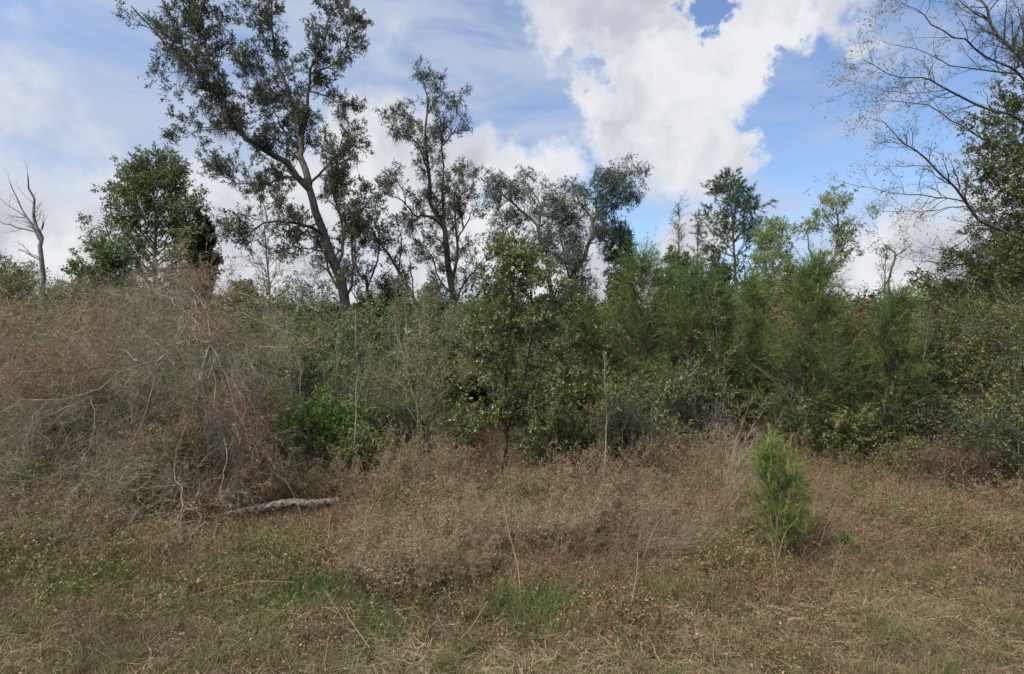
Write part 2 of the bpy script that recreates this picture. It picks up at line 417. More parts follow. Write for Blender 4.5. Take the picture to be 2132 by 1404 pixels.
ground = acc.build('ground', gm, smooth=True); tag(ground, 'flat roadside ground with brown leaf litter', None, None, 'structure')

# ------------------------------------------------------------------ stuff: turf, litter, undergrowth
def scatter(n, y0, y1, pad=1.0, power=1.0):
    """points in the wedge the camera sees (plus a margin), uniform on the ground"""
    y = np.sqrt(rng.uniform(y0 ** 2, y1 ** 2, n)) if power == 1 else y0 + (y1 - y0) * rng.random(n) ** power
    x = rng.uniform(-1, 1, n) * (y * 1066 / F * 1.12 + pad)
    return x, y
def ground_pts(x, y): return np.stack([x, y, gz(x, y)], 1)

def blades(acc, base, h, w, lean=.5, K=4, tint=None, wig=.12, heading=None):
    Mn = len(base); az = rng.uniform(0, 2 * np.pi, Mn) if heading is None else heading
    ln = np.abs(rng.normal(0, lean, Mn))
    d = np.stack([np.cos(az) * ln, np.sin(az) * ln, np.ones(Mn)], 1)
    P = grow(base, d, h, K, wig, -.10)
    wd = w[:, None] * np.linspace(1, .15, K)[None]
    ribbons(acc, P, wd, None, tint)

def build_turf():
    acc = Acc()
    n0 = 430000
    x, y = scatter(n0, 3.6, 9.5, .6, 1.25)
    big = fbm(x, y, .8, 11); fine = fbm(x, y, 3.0, 14)
    keep = rng.random(n0) < np.clip(1.35 - .10 * (y - 4), .15, 1) * (.45 + 1.1 * fine)
    x, y, big, fine = x[keep], y[keep], big[keep], fine[keep]
    green = np.clip((big - .50) * 2.2, -.4, .40) + np.where(x < 0, .0, -.12) - np.clip((y - 6.4) * .08, 0, .3)
    t = np.clip(.40 + green * .6 + rng.normal(0, .20, len(x)), 0, 1)
    h = rng.uniform(.03, .10, len(x)) * (.5 + 1.6 * np.clip(vn(x, y, 7, 71) - .35, 0, 1) * 1.6) * (.55 + .9 * fine) * np.clip(.8 + (y - 4) * .12, .8, 1.5)
    blades(acc, ground_pts(x, y), h, rng.uniform(.004, .009, len(x)), .95, 3, t, .3)
    nt_ = 900; tx, ty = scatter(nt_, 3.9, 8.2, .5, 1.2); per = rng.integers(15, 60, nt_); ii = np.repeat(np.arange(nt_), per); Mt = len(ii)
    tx2 = tx[ii] + rng.normal(0, .035, Mt); ty2 = ty[ii] + rng.normal(0, .035, Mt); tt_ = np.clip(rng.choice([.12, .35, .5, .62, .9], nt_, p=[.2, .27, .25, .15, .13])[ii] + rng.normal(0, .08, Mt), 0, 1)
    blades(acc, ground_pts(tx2, ty2), (rng.uniform(.08, .26, nt_)[ii]) * rng.uniform(.6, 1.1, Mt), rng.uniform(.003, .006, Mt), .55, 5, tt_, .12)
    o = acc.build('grass', M['turf']); tag(o, 'short straw and olive roadside grass', None, None, 'stuff')
    acc = Acc(); n0 = 90000
    x, y = scatter(n0, 3.6, 11, .6, 1.2); b = ground_pts(x, y); b[:, 2] += rng.uniform(.0, .05, n0)
    az = rng.uniform(0, 6.283, n0); P = grow(b, np.stack([np.cos(az), np.sin(az), rng.uniform(-.05, .45, n0)], 1), rng.uniform(.06, .24, n0), 4, .16, -.12)
    P[..., 2] = np.maximum(P[..., 2], gz(P[..., 0], P[..., 1]) + .004)
    ribbons(acc, P, np.full((n0, 1), .0035) * np.array([[1, 1, .8, .4]]), None, np.clip(fbm(x, y, 1.2, 51) * .6 + rng.random(n0) * .6, 0, 1))
    o = acc.build('dead_grass', M['thatch']); tag(o, 'matted dead straw lying over the ground', None, None, 'stuff')
    # fallen leaves
    acc = Acc(); n0 = 300000
    x, y = scatter(n0, 3.8, 14, .6, 1.15); k = rng.random(n0) < np.clip(.02 + 1.8 * (fbm(x, y, .7, 21) - .42) + .16 * (y - 5.5), .05, 1)
    x, y = x[k], y[k]; b = ground_pts(x, y); b[:, 2] += rng.uniform(.005, .09, len(x))
    d = rng.normal(size=(len(x), 3)); d[:, 2] *= .5
    leafs(acc, b, d, .032, .5, None, .5, .4)
    o = acc.build('leaf_litter', M['brown']); tag(o, 'dry brown fallen leaves covering the ground', None, None, 'stuff')
build_turf()

def build_undergrowth():
    # wiry brown tangle of briars and weeds at the foot of the thicket
    acc = Acc(); la = Acc(); lg = Acc(); n0 = 38000
    x, y = scatter(n0, 4.9, 15, .8, 1.0)
    left = np.clip((-x - .36 * y + .2) / 1.2, 0, 1)
    edge = 5.35 + 1.3 * fbm(x, y, .5, 31) - .5 * left
    k = rng.random(n0) < np.clip((y - edge) / 1.2 + .35, .06, 1); x, y, left, edge = x[k], y[k], left[k], edge[k]; Mn = len(x)
    az = rng.uniform(0, 2 * np.pi, Mn); ln = rng.uniform(.2, 1.6, Mn)
    hh = (.10 + .15 * np.clip((y - 5.9) / 1.2, 0, 1) + .22 * np.clip((y - 8.3) / 3, 0, 1) + .20 * left * np.clip((y - edge) / 1.0, 0, 1)) * (.35 + 1.3 * fbm(x, y, .9, 33)) * rng.uniform(.5, 1.5, Mn) * np.where(rng.random(Mn) < .05, 2.2, 1)
    hh *= np.where((x < -2.0) & (x > -4.7) & (y < 8.5) & (y > 6.8), np.where(x < -2.9, .22, .38), 1)
    d = np.stack([np.cos(az) * ln, np.sin(az) * ln, np.ones(Mn)], 1)
    P = grow(ground_pts(x, y), d, hh * 1.5, 6, .26, -.10); Rr = np.full((Mn, 1), .0028) * np.linspace(1, .4, 6)[None]
    tubes(acc, P, Rr, 3)
    Q, q = spawn(P, Rr, 4, .24, 60, .1, 1, .0, .25, 4, rmin=.0013, fall=.2)
    tubes(acc, Q, q, 3)
    f1 = fbm(Q[:, 0, 0], Q[:, 0, 1], 1.5, 45)
    sel = rng.random(len(Q)) < np.clip((f1 - .30) * 3.2, .10, 1)
    leaves_on(la, Q[sel], 5, .026, .5, .1, 1.0)
    gx_, gy__ = Q[:, 0, 0], Q[:, 0, 1]
    gsel = fbm(gx_, gy__, 1.0, 41) + .11 * (gx_ < -.36 * gy__ + .3) - .05 * (gx_ > 3) + rng.normal(0, .07, len(gx_)) > .58
    leaves_on(lg, Q[gsel], 7, .029, .6, .1, 1.0)
    root = thing('undergrowth', None, None, (0, 0, 0)); tag(root, 'brown tangle of briars and dry weeds below the thicket', None, None, 'stuff')
    for a, nm, m in ((acc, 'stem', 'bark_red'), (la, 'dry_leaf', 'brown'), (lg, 'vine_leaf', 'mixed')):
        o = a.build(nm, M[m], root); o['kind'] = 'stuff'
build_undergrowth()

# ================================================================== plant builders
def jitter_depth(poly, amp):
    return poly

def limbs_from(specs, Y, K=14, th=.72):
    """specs: list of (points [(px,py[,dY])...], r0 m, r1 m) -> P, R"""
    Ps, Rs = [], []
    for pts, r0, r1 in specs:
        w = np.array([W(p[0], p[1], Y + (p[2] if len(p) > 2 else 0)) for p in pts])
        q = resample(w, K); L = np.linalg.norm(q[-1] - q[0])
        q[1:-1] += rng.normal(0, .012 * L, (K - 2, 3)) * .5
        Ps.append(q); Rs.append((np.linspace(1, 0, K) ** .8 * (r0 - r1) + r1) * th)
    return np.array(Ps), np.array(Rs)

def finish_tree(root, P, Rr, bark, leaf, l1=(1.4, 1.6), l2=(6, .7), l3=(5, .3), leafn=7, lsize=.07, asp=.4, ups=(.05, .03, .0), ang=55,
                t0=.15, moss=0, mosslen=.6, needle=None, spread=.9, crown_bark=None, hang=0., skip=0, wig=.2, extra=None, lfall=.45, jit=.0, flat=1.):
    tr = Acc(); cr = Acc()
    tubes(tr, P, Rr, 8)
    src, srcR = P[skip:], Rr[skip:]
    A, a = spawn(src, srcR, 0, l1[1], ang, t0, 1, ups[0], wig, 6, rr=.55, dens=l1[0], fall=lfall, flat=flat)
    tubes(tr, A, a, 5)
    B_, b = spawn(A, a, l2[0], l2[1], ang, .2, 1, ups[1], wig, 5, flat=flat)
    tubes(tr, B_, b, 4)
    C_, c = spawn(B_, b, l3[0], l3[1], ang, .15, 1, ups[2], wig, 4)
    tubes(cr if crown_bark else tr, C_, c, 3)
    tip = C_
    if leaf:
        if needle: needles_on(cr, tip, leafn, needle, lsize, spread=spread)
        else: leaves_on(cr, tip, leafn, lsize, asp, .1, spread, jit, hang=hang)
    tr.build('trunk', M[bark], root, smooth=True)
    if leaf: cr.build('crown', M[leaf], root)
    if moss:
        idx = rng.integers(0, len(A), moss); pos0, _, _ = at(A, np.zeros(A.shape[:2]), idx, rng.uniform(.1, .8, moss))
        for q0 in pos0:
            ma = Acc(); ns = int(rng.integers(24, 60)); pos = q0 + rng.normal(0, .07, (ns, 3)) * np.array([1, 1, .5])
            ln = rng.uniform(.3, 1.2) * mosslen * rng.uniform(.5, 1, ns)
            Q = grow(pos, np.tile([0., 0, -1.], (ns, 1)), ln, 5, .16, -.15)
            ribbons(ma, Q, np.full((ns, 1), .012) * np.array([[.7, 1, .9, .6, .2]])); ma.build('moss_tuft', M['moss'], root)
    return A, B_, C_

def shrub(name, label, cat, px, Y, top, half, bark='bark_grey', leaf='olive', stems=9, l1=(9, .42), l2=(6, .2), leafn=8, lsize=.05, asp=.45,
          ups=(.06, .02, 0.), wig=.16, r=.02, group=None, needle=None, spread=.95, lean=(0, 0), t0=.12, l3=None, base=None, upright=.0, depth=None, hang=0., extra=None, pale=None, ang=50):
    b = G(px, Y) if base is None else base; H = CH - (top - 702) / F * Y - b[2]; hw = half / F * Y; dp = hw if depth is None else depth
    root = thing(name, label, cat, b, group)
    az = rng.uniform(0, 2 * np.pi, stems); rad = np.sqrt(rng.random(stems)) * (1 - upright)
    d = np.stack([np.cos(az) * rad * hw * .8 + lean[0] * H, np.sin(az) * rad * dp * .8 + lean[1] * H, H * (1 - .35 * rad ** 2) * .86], 1)
    ln = np.linalg.norm(d, axis=1) * rng.uniform(.75, 1.0, stems); ln[0] = H * .9
    st = b + np.stack([np.cos(az), np.sin(az), 0 * az], 1) * (.04 + .10 * hw * rad[:, None])
    P = grow(st, d + np.stack([np.cos(az), np.sin(az), 0 * az], 1) * .2, ln, 9, wig * .5, .04)
    Rr = (r * rng.uniform(.5, 1.1, stems))[:, None] * np.linspace(1, .2, 9)[None]
    tr, cr = Acc(), Acc(); tubes(tr, P, Rr, 6)
    A, a = spawn(P, Rr, l1[0], l1[1] * min(H, 2.2 * hw), ang, t0, 1, ups[0], wig, 6, rr=.6); tubes(tr, A, a, 4)
    B_, bb = spawn(A, a, l2[0], l2[1] * min(H, 2.2 * hw), ang, .15, 1, ups[1], wig, 5); tubes(tr, B_, bb, 3)
    T = B_
    if l3: T, tt = spawn(B_, bb, l3[0], l3[1], ang, .15, 1, ups[2], wig, 4); tubes(tr, T, tt, 3)
    tr.build('stem', M[bark], root, smooth=True)
    if leaf and leafn:
        if needle: needles_on(cr, T, leafn, needle, lsize, spread=spread)
        else:
            q0 = T[:, -1]; cl = .5 * vn(q0[:, 0] + q0[:, 1], q0[:, 2], 2.2, 81) + .5 * vn(q0[:, 1] - q0[:, 0] + 40, q0[:, 2] * 1.1, 3.3, 83)
            keep = rng.random(len(T)) < np.clip((cl - .36) * 6, .12, 1); leaves_on(cr, T[keep], int(leafn * 1.5), lsize, asp, .1, spread, hang=hang)
        cr.build('foliage', M[leaf], root)
    return root, T

def conifer(name, label, cat, px, Y, top, half, leaf='pine', bark='bark_brown', n=60, nd=.16, leafn=26, w=.006, t0=.12, group=None, prof='cone', lean=0., base_r=.05, sub=6, up=.06, ang=68, candles=False, l2=.38, sub3=0, wig=.14, drop=0):
    b = G(px, Y); H = CH - (top - 702) / F * Y - b[2]; hw = half / F * Y * (1.3 if Y > 16 or Y < 8 else 1.6)
    root = thing(name, label, cat, b, group)
    tr, cr = Acc(), Acc()
    P = grow(b[None] - np.array([[0, 0, .05]]), np.array([[lean, 0, 1.]]), np.array([H + .05]), 14, .03, .05)
    P = P + 0; Rr = base_r * np.linspace(1, .12, 14)[None] ** 1.0
    tubes(tr, P, Rr, 8)
    t = t0 + (1 - t0) * (np.arange(n) + rng.random(n)) / n * .985
    wh = np.round(t * 14) / 14; t = np.where(rng.random(n) < .5, np.clip(wh + rng.normal(0, .006, n), t0, .99), t)
    pos, tan, rad = at(P, Rr, np.zeros(n, int), t)
    az = rng.uniform(0, 2 * np.pi, n)
    u = (t - t0) / (1 - t0)
    pr = (1 - u) ** .6 if prof == 'cone' else (np.sin(np.pi * np.clip(u * .85 + .18, 0, 1)) ** .8 if prof == 'round' else np.clip(1.1 - u, .15, 1) ** .5 * np.clip(.35 + u * 1.3, 0, 1))
    if prof == 'cone': pr = pr * np.clip(.5 + u * 2.8, 0, 1)
    ln = np.maximum(hw * pr, .10 * hw) * rng.uniform(.5, 1.3, n) * (.78 + .22 * np.sin(az * 2 + u * 9))
    a = np.radians(ang - 30 * u)
    d = np.stack([np.sin(a) * np.cos(az), np.sin(a) * np.sin(az), np.cos(a)], 1)
    A = grow(pos, d, ln, 7, wig * .6, up); ar = np.minimum(rad * .5, ln * .02)[:, None] * np.linspace(1, .25, 7)[None]
    tubes(tr, A, ar, 5)
    B_, br = spawn(A, ar, sub, l2 * hw, 48, .15, 1, up, wig, 5); tubes(tr, B_, br, 3)
    T = np.concatenate([B_, A[:, 2:]], 0) if not sub3 else None
    if sub3:
        C3, c3 = spawn(B_, br, sub3, l2 * hw * .5, 48, .2, 1, up, wig, 5); tubes(tr, C3, c3, 3); T = C3
    if prof == 'far': pass
    needles_on(cr, T, leafn, nd, w, t0=.05, spread=.55)
    tr.build('trunk', M[bark], root, smooth=True); cr.build('crown', M[leaf], root)
    if candles:
        ca = Acc(); tips = np.concatenate([A[:, -1], P[:, -1]], 0); tips = tips[tips[:, 2] > b[2] + H * .3]
        reps = 1; dd = np.tile([0, 0, 1.], (len(tips), 1)) + rng.normal(0, .15, (len(tips), 3))
        Cn = grow(tips, dd, rng.uniform(.5, 1, len(tips)) * candles, 4, .03, .05); needles_on(ca, Cn, 60, nd * .65, w * .9, 0, .28)
        top_ = grow(P[:, -1], np.array([[0, 0, 1.]]), np.array([candles * 1.8]), 4, .02, .02); needles_on(ca, np.repeat(top_, 4, 0), 80, nd * .8, w, 0, .22)
        ca.build('new_shoot', M['pine_candle'], root)
    return root

def round_tree(name, label, cat, px, Y, top, half, bark, leaf, crown0=.35, n=26, group=None, lean=0., r=.14, ang=52, prof=.8, l2=(8, .4), l3=(6, .2), **kw):
    """trunk with limbs whose reach follows a rounded crown"""
    n = int(n * 1.5); l2 = (int(l2[0] * 1.3), l2[1]); l3 = (int(l3[0] * 1.4), l3[1])
    b = G(px, Y); H = CH - (top - 702) / F * Y - b[2]; hw = half / F * Y
    root = thing(name, label, cat, b, group)
    P = grow(b[None] - np.array([[0, 0, .1]]), np.array([[lean, 0, 1.]]), np.array([max(H * .5, H * .97 - .28 * hw)]), 12, .02, .03)
    Rr = r * np.linspace(1, .1, 12)[None]
    t = crown0 + (1 - crown0) * (np.arange(n) + rng.random(n)) / n * .97
    pos, tan, rad = at(P, Rr, np.zeros(n, int), t); u = (t - crown0) / (1 - crown0)
    ln = hw * (.35 + .75 * np.sin(np.pi * np.clip(.15 + .75 * u, 0, 1)) ** prof) * rng.uniform(.7, 1.12, n)
    if kw.get('dome'): ln = hw * (.22 + .85 * np.sqrt(1 - u ** 2)) * rng.uniform(.75, 1.1, n)
    az = np.arange(n) * 2.4 + rng.normal(0, .4, n); a = np.radians(ang * (1.25 - .8 * u))
    d = np.stack([np.sin(a) * np.cos(az), np.sin(a) * np.sin(az), np.cos(a)], 1)
    A = grow(pos, d, ln, 12, .10, .05); ar = np.minimum(rad * .5, ln * .018)[:, None] * np.linspace(1, .2, 12)[None]
    tr, cr = Acc(), Acc(); tubes(tr, P, Rr, 8); tubes(tr, A, ar, 5)
    ups = kw.get('ups', (.04, .02)); 
    B_, br = spawn(A, ar, l2[0], l2[1] * hw, 50, .2, 1, ups[0], .18, 5); tubes(tr, B_, br, 3)
    C3, c3 = spawn(B_, br, l3[0], l3[1] * hw, 50, .2, 1, ups[1], .2, 4); tubes(tr, C3, c3, 3)
    tr.build('trunk', M[bark], root, smooth=True)
    if leaf:
        if kw.get('needle'): needles_on(cr, C3, kw.get('leafn', 8), kw['needle'], kw.get('lsize', .01), spread=.6)
        else: leaves_on(cr, C3, kw.get('leafn', 7), kw.get('lsize', .08), kw.get('asp', .45), .1, .9)
        cr.build('crown', M[leaf], root)
    return root

# ================================================================== trees, far to near
# --- far woods: an unbroken band of crowns
def far_woods():
    acc = Acc(); nb = 420
    x = rng.uniform(-130, 130, nb); y = rng.uniform(70, 120, nb); H = 4.2 + 4.5 * vn(x, y, .05, 3) + rng.uniform(-.8, 1.6, nb)
    per = 420; idx = np.repeat(np.arange(nb), per)
    v = norm(rng.normal(size=(nb * per, 3))) * (rng.random((nb * per, 1)) ** .4) * np.array([3.0, 3.0, 1.0])
    c = np.stack([x, y, H * .55], 1)[idx]; v[:, 2] *= H[idx] * .5
    pos = c + v; leafs(acc, pos, rng.normal(size=pos.shape), .8, .6, np.clip(.5 * rng.random(nb)[idx] + .5 * rng.random(len(idx)), 0, 1))
    o = acc.build('distant_woods', M['far']); tag(o, 'low dark line of far woods behind the thicket', None, None, 'stuff')
far_woods()

# --- dead tree at the left edge
P, Rr = limbs_from([
    ([(96, 760), (92, 660), (90, 560), (86, 510), (80, 480), (72, 450), (66, 420), (60, 380), (57, 362)], .13, .012),
    ([(86, 505), (74, 482), (58, 455), (40, 425), (25, 390), (18, 372)], .055, .008),
    ([(84, 492), (70, 482), (40, 475), (0, 462), (-30, 450)], .05, .01),
    ([(82, 478), (55, 452), (20, 430), (-10, 405)], .035, .008),
    ([(88, 545), (70, 535), (42, 520)], .04, .02),
    ([(87, 478), (92, 462)], .04, .02), ([(72, 450), (70, 420), (73, 400)], .03, .006)], 21)
t = thing('dead_tree', 'bare grey dead tree with forked top at the far left against the clouds', 'tree', P[0, 0])
finish_tree(t, P, Rr, 'bark_grey', None, l1=(1.8, .8), l2=(3, .35), l3=(3, .15), ang=45)

# --- rounded green tree and its dark neighbour
round_tree('broadleaf_tree', 'rounded mid green tree between the dead tree and the leaning oak', 'tree',
           322, 27, 306, 150, 'bark_grey', 'olive_green', crown0=.22, ang=66, dome=1, n=44, r=.17, l2=(9, .36), l3=(7, .17), leafn=9, lsize=.115, asp=.5)
round_tree('broadleaf_tree', 'small very dark green tree touching the right side of the rounded green tree', 'tree',
           425, 24, 440, 48, 'bark_brown', 'dark', crown0=.15, n=30, r=.10, l2=(8, .45), l3=(7, .24), leafn=9, lsize=.11, asp=.55)
round_tree('broadleaf_tree', 'low green tree behind the left slope of the rounded green tree', 'tree',
           215, 24, 520, 80, 'bark_brown', 'green', crown0=.2, n=26, r=.10, l2=(7, .4), l3=(6, .2), leafn=8, lsize=.10)
round_tree('broadleaf_tree', 'low olive tree behind the trunk of the dead tree', 'tree',
           50, 26, 565, 110, 'bark_grey', 'olive', crown0=.2, n=26, r=.10, l2=(7, .36), l3=(6, .2), leafn=7, lsize=.10)
# --- thin young tree left of the oak trunk, and thin tree with horizontal boughs
conifer('young_pine', 'thin young pine with a see-through crown just left of the leaning oak trunk', 'tree', 566, 30, 455, 62, 'pine_dark', 'bark_brown', n=44, nd=.22, leafn=12, w=.02, t0=.25, sub=5, base_r=.10, prof='round', l2=.5)
round_tree('broadleaf_tree', 'faint thin-leaved tree low behind the leaning oak, left of its trunk', 'tree', 640, 33, 590, 85, 'bark_grey', 'oak_blue', crown0=.35, n=16, r=.1, l2=(5, .4), l3=(5, .2), leafn=5, lsize=.12)

# --- the big leaning oak
P, Rr = limbs_from([
    ([(752, 860), (745, 780), (734, 700), (716, 613), (699, 563), (679, 499), (659, 449), (649, 410), (640, 372)], .27, .14),
    ([(644, 384), (630, 330, .3), (625, 294, .4), (634, 255, .5), (602, 200, .6), (574, 115, .8), (569, 50, 1.), (556, -40, 1.2)], .16, .025),
    ([(647, 398), (599, 349, -.4), (559, 324, -.7), (519, 294, -.9), (489, 249, -1.2), (449, 194, -1.4), (399, 140, -1.6), (345, 95, -1.8), (272, 12, -2.)], .16, .02),
    ([(636, 262, .5), (642, 205, .2), (644, 150, 0), (669, 100, -.2), (686, 30, -.3)], .09, .015),
    ([(644, 155, 0), (699, 130, -.5), (722, 90, -.6), (731, 50, -.6)], .05, .01),
    ([(466, 215, -1.3), (436, 140, -.8), (424, 65, -.6), (396, -10, -.5)], .06, .012),
    ([(492, 262, -1.1), (460, 268, -.6), (425, 265, -.3), (392, 285, 0)], .04, .01),
    ([(640, 374, .1), (590, 368, 1.), (545, 385, 1.4), (480, 375, 1.8), (455, 350, 2.)], .06, .012),
    ([(672, 490), (640, 470, -.8), (599, 464, -1.2), (549, 464, -1.5), (519, 484, -1.7), (472, 478, -2.)], .075, .015),
    ([(649, 378, .1), (679, 349, -.4), (709, 314, -.7), (741, 292, -1.)], .06, .012),
    ([(704, 548), (716, 499, .4), (709, 449, .7), (692, 400, .9), (700, 335, 1.), (718, 270, 1.1)], .08, .015),
    ([(722, 625), (736, 573, -.4), (731, 499, -.6), (751, 445, -.9), (775, 405, -1.)], .07, .015),
    ([(690, 528), (649, 519, -.6), (615, 516, -1.)], .045, .015),
    ([(702, 600), (684, 563, .3), (672, 520, .5), (640, 480, .8)], .07, .02),
    ([(574, 120, .8), (548, 75, .4), (535, 30, .2)], .04, .01),
    ([(600, 200, .6), (560, 190, 1.2), (530, 160, 1.6), (515, 120, 1.8)], .045, .01),
    ([(630, 320, .3), (590, 270, .8), (570, 230, 1.2), (545, 205, 1.4)], .05, .012),
    ([(436, 175, -1.2), (400, 130, -.6), (372, 80, -.4), (368, 40, -.4)], .03, .01),
    ([(400, 145, -1.6), (370, 150, -1.9), (335, 150, -2.1)], .025, .008),
    ([(644, 190, .1), (680, 200, .6), (705, 220, .8)], .03, .01),
    ([(560, 470, -1.5), (550, 430, -1.4), (535, 400, -1.4)], .03, .01),
], 20)
t = thing('leaning_oak', 'tallest oak, leaning left with a thick dark trunk, open crown and hanging grey moss', 'tree', G(752, 20))
finish_tree(t, P, Rr, 'bark_oak', 'oak', l1=(6.0, 1.0), l2=(7, .55), l3=(7, .25), leafn=9, lsize=.060, asp=.46, t0=.12, ang=42, moss=60, mosslen=.9, skip=1, wig=.2, ups=(.12, .08, .03), lfall=.3)

# --- leaning small oaks right of the big trunk
P, Rr = limbs_from([
    ([(905, 780), (885, 690), (862, 620), (830, 565), (800, 520), (775, 480), (752, 450)], .12, .015),
    ([(862, 620), (856, 560, .5), (850, 520, .6)], .04, .01), ([(830, 565), (836, 500, -.5), (828, 470, -.6)], .04, .01),
    ([(800, 520), (780, 500, 1), (760, 500, 1.4)], .03, .01)], 22)
t = thing('slim_oak', 'slim oak leaning left between the big leaning oak and the tall narrow oak', 'tree', G(905, 22))
finish_tree(t, P, Rr, 'bark_oak', 'oak', l1=(3.2, .8), l2=(5, .42), l3=(5, .22), leafn=6, lsize=.085, t0=.4)
P, Rr = limbs_from([
    ([(772, 760), (762, 680), (765, 600), (742, 560), (735, 500), (742, 440)], .11, .015),
    ([(765, 600), (785, 540, .5), (790, 480, .6), (780, 440, .6)], .06, .01), ([(762, 660), (730, 600, .5), (725, 560, .5)], .04, .01)], 24)
t = thing('slim_oak', 'upright forked oak directly behind the right side of the leaning trunk', 'tree', G(772, 24))
finish_tree(t, P, Rr, 'bark_oak', 'oak', l1=(3.0, .8), l2=(5, .45), l3=(5, .22), leafn=6, lsize=.085, t0=.25)
round_tree('scrub_oak', 'dark scrubby oak filling the gap right of the leaning trunk', 'tree', 815, 25, 585, 75, 'bark_oak', 'oak', crown0=.15, n=30, r=.09, l2=(7, .4), l3=(6, .22), leafn=7, lsize=.09)
round_tree('scrub_oak', 'dark scrubby oak low beneath the tall narrow oak', 'tree', 895, 27, 600, 70, 'bark_oak', 'oak_blue', crown0=.15, n=28, r=.09, l2=(7, .4), l3=(6, .22), leafn=7, lsize=.09)

# --- tall narrow oak in the middle
P, Rr = limbs_from([
    ([(958, 800), (951, 684), (942, 633), (938, 581), (934, 526), (921, 483), (908, 449), (895, 411), (891, 355), (887, 291), (887, 227), (874, 150)], .22, .02),
    ([(934, 530), (924, 490, .5), (921, 419, .8), (921, 355, .8), (919, 299, .6), (916, 250, .5), (935, 210, .5)], .09, .012),
    ([(920, 306, .6), (942, 278, .4), (962, 246, .4)], .04, .01),
    ([(921, 470), (891, 449, -.6), (865, 449, -1), (840, 420, -1.4), (801, 405, -1.8)], .08, .012),
    ([(891, 362), (874, 308, -.6), (844, 278, -.9), (815, 258, -1.)], .05, .01),
    ([(942, 600), (951, 526, -.5), (947, 453, -.8), (958, 411, -1.), (992, 382, -1.2)], .09, .012),
    ([(948, 640), (965, 590, .4), (989, 564, .5), (1008, 536, .8)], .06, .012),
    ([(944, 620), (912, 573, .6), (900, 534, .8), (872, 505, 1.)], .06, .012),
    ([(950, 500, -.6), (975, 460, -.2), (985, 430, 0)], .05, .01),
    ([(845, 425, -1.3), (835, 390, -1), (815, 370, -1)], .03, .01),
    ([(889, 300), (868, 260, .5), (838, 225, .8)], .04, .01), ([(888, 240), (915, 200, -.4), (945, 190, -.5)], .04, .01),
    ([(904, 440), (930, 400, -.5), (950, 360, -.8)], .04, .01)], 24)
t = thing('tall_oak', 'tall narrow oak with a pointed open crown, right of the leaning oak', 'tree', G(958, 24))
finish_tree(t, P, Rr, 'bark_oak', 'oak', l1=(4.6, .9), l2=(7, .5), l3=(6, .26), leafn=8, lsize=.058, asp=.42, t0=.2, ang=42, moss=16, mosslen=.8, skip=0, wig=.2, ups=(.07, .05, .02), lfall=.35)

# --- pair of feathery grey-green trees
P, Rr = limbs_from([
    ([(1160, 740), (1147, 611), (1135, 530), (1122, 483), (1092, 445), (1058, 415), (1030, 392)], .17, .02),
    ([(1122, 483), (1125, 430, .5), (1105, 395, .6), (1090, 378, .6)], .07, .01),
    ([(1100, 455), (1065, 470, -.5), (1040, 500, -.6)], .04, .01),
    ([(1132, 520), (1150, 460, .6), (1160, 430, .6)], .06, .01)], 28)
t = thing('feathery_tree', 'left one of two feathery grey-green trees with drooping twigs, leaning left', 'tree', G(1160, 28))
finish_tree(t, P, Rr, 'bark_grey', 'oak_blue', l1=(4.2, 1.5), l2=(7, .75), l3=(7, .45), leafn=9, lsize=.10, asp=.30, t0=.2, ups=(.04, -.12, -.28), wig=.2, hang=.5)
P, Rr = limbs_from([
    ([(1150, 760), (1169, 633), (1203, 556), (1229, 505), (1237, 449), (1246, 411), (1263, 376)], .19, .02),
    ([(1250, 400), (1285, 380, .5), (1318, 392, .5)], .05, .01),
    ([(1240, 440), (1270, 415, .8), (1300, 400, 1)], .05, .01), ([(1238, 460), (1205, 420, .6), (1195, 395, .6)], .06, .01),
    ([(1232, 500), (1265, 480, .5), (1285, 490, .6)], .05, .01),
    ([(1200, 720), (1194, 654), (1190, 611), (1177, 547), (1165, 483), (1180, 440)], .10, .015)], 28)
t = thing('feathery_tree', 'right one of two feathery grey-green trees with drooping twigs, leaning right', 'tree', G(1150, 28.3))
finish_tree(t, P, Rr, 'bark_grey', 'oak_blue', l1=(4.2, 1.4), l2=(7, .75), l3=(7, .45), leafn=9, lsize=.10, asp=.30, t0=.2, ups=(.04, -.12, -.28), wig=.2, hang=.5)
round_tree('scrub_oak', 'dark ragged tree behind the right feathery tree, its top below the blue sky', 'tree', 1300, 30, 470, 52, 'bark_brown', 'pine_dark', crown0=.35, n=24, r=.12, l2=(7, .45), l3=(6, .25), leafn=7, lsize=.12)
round_tree('scrub_oak', 'olive broadleaf tree under the crossing trunks of the feathery pair', 'tree', 1190, 32, 600, 75, 'bark_grey', 'olive', crown0=.2, n=22, r=.1, l2=(6, .4), l3=(6, .22), leafn=6, lsize=.11)

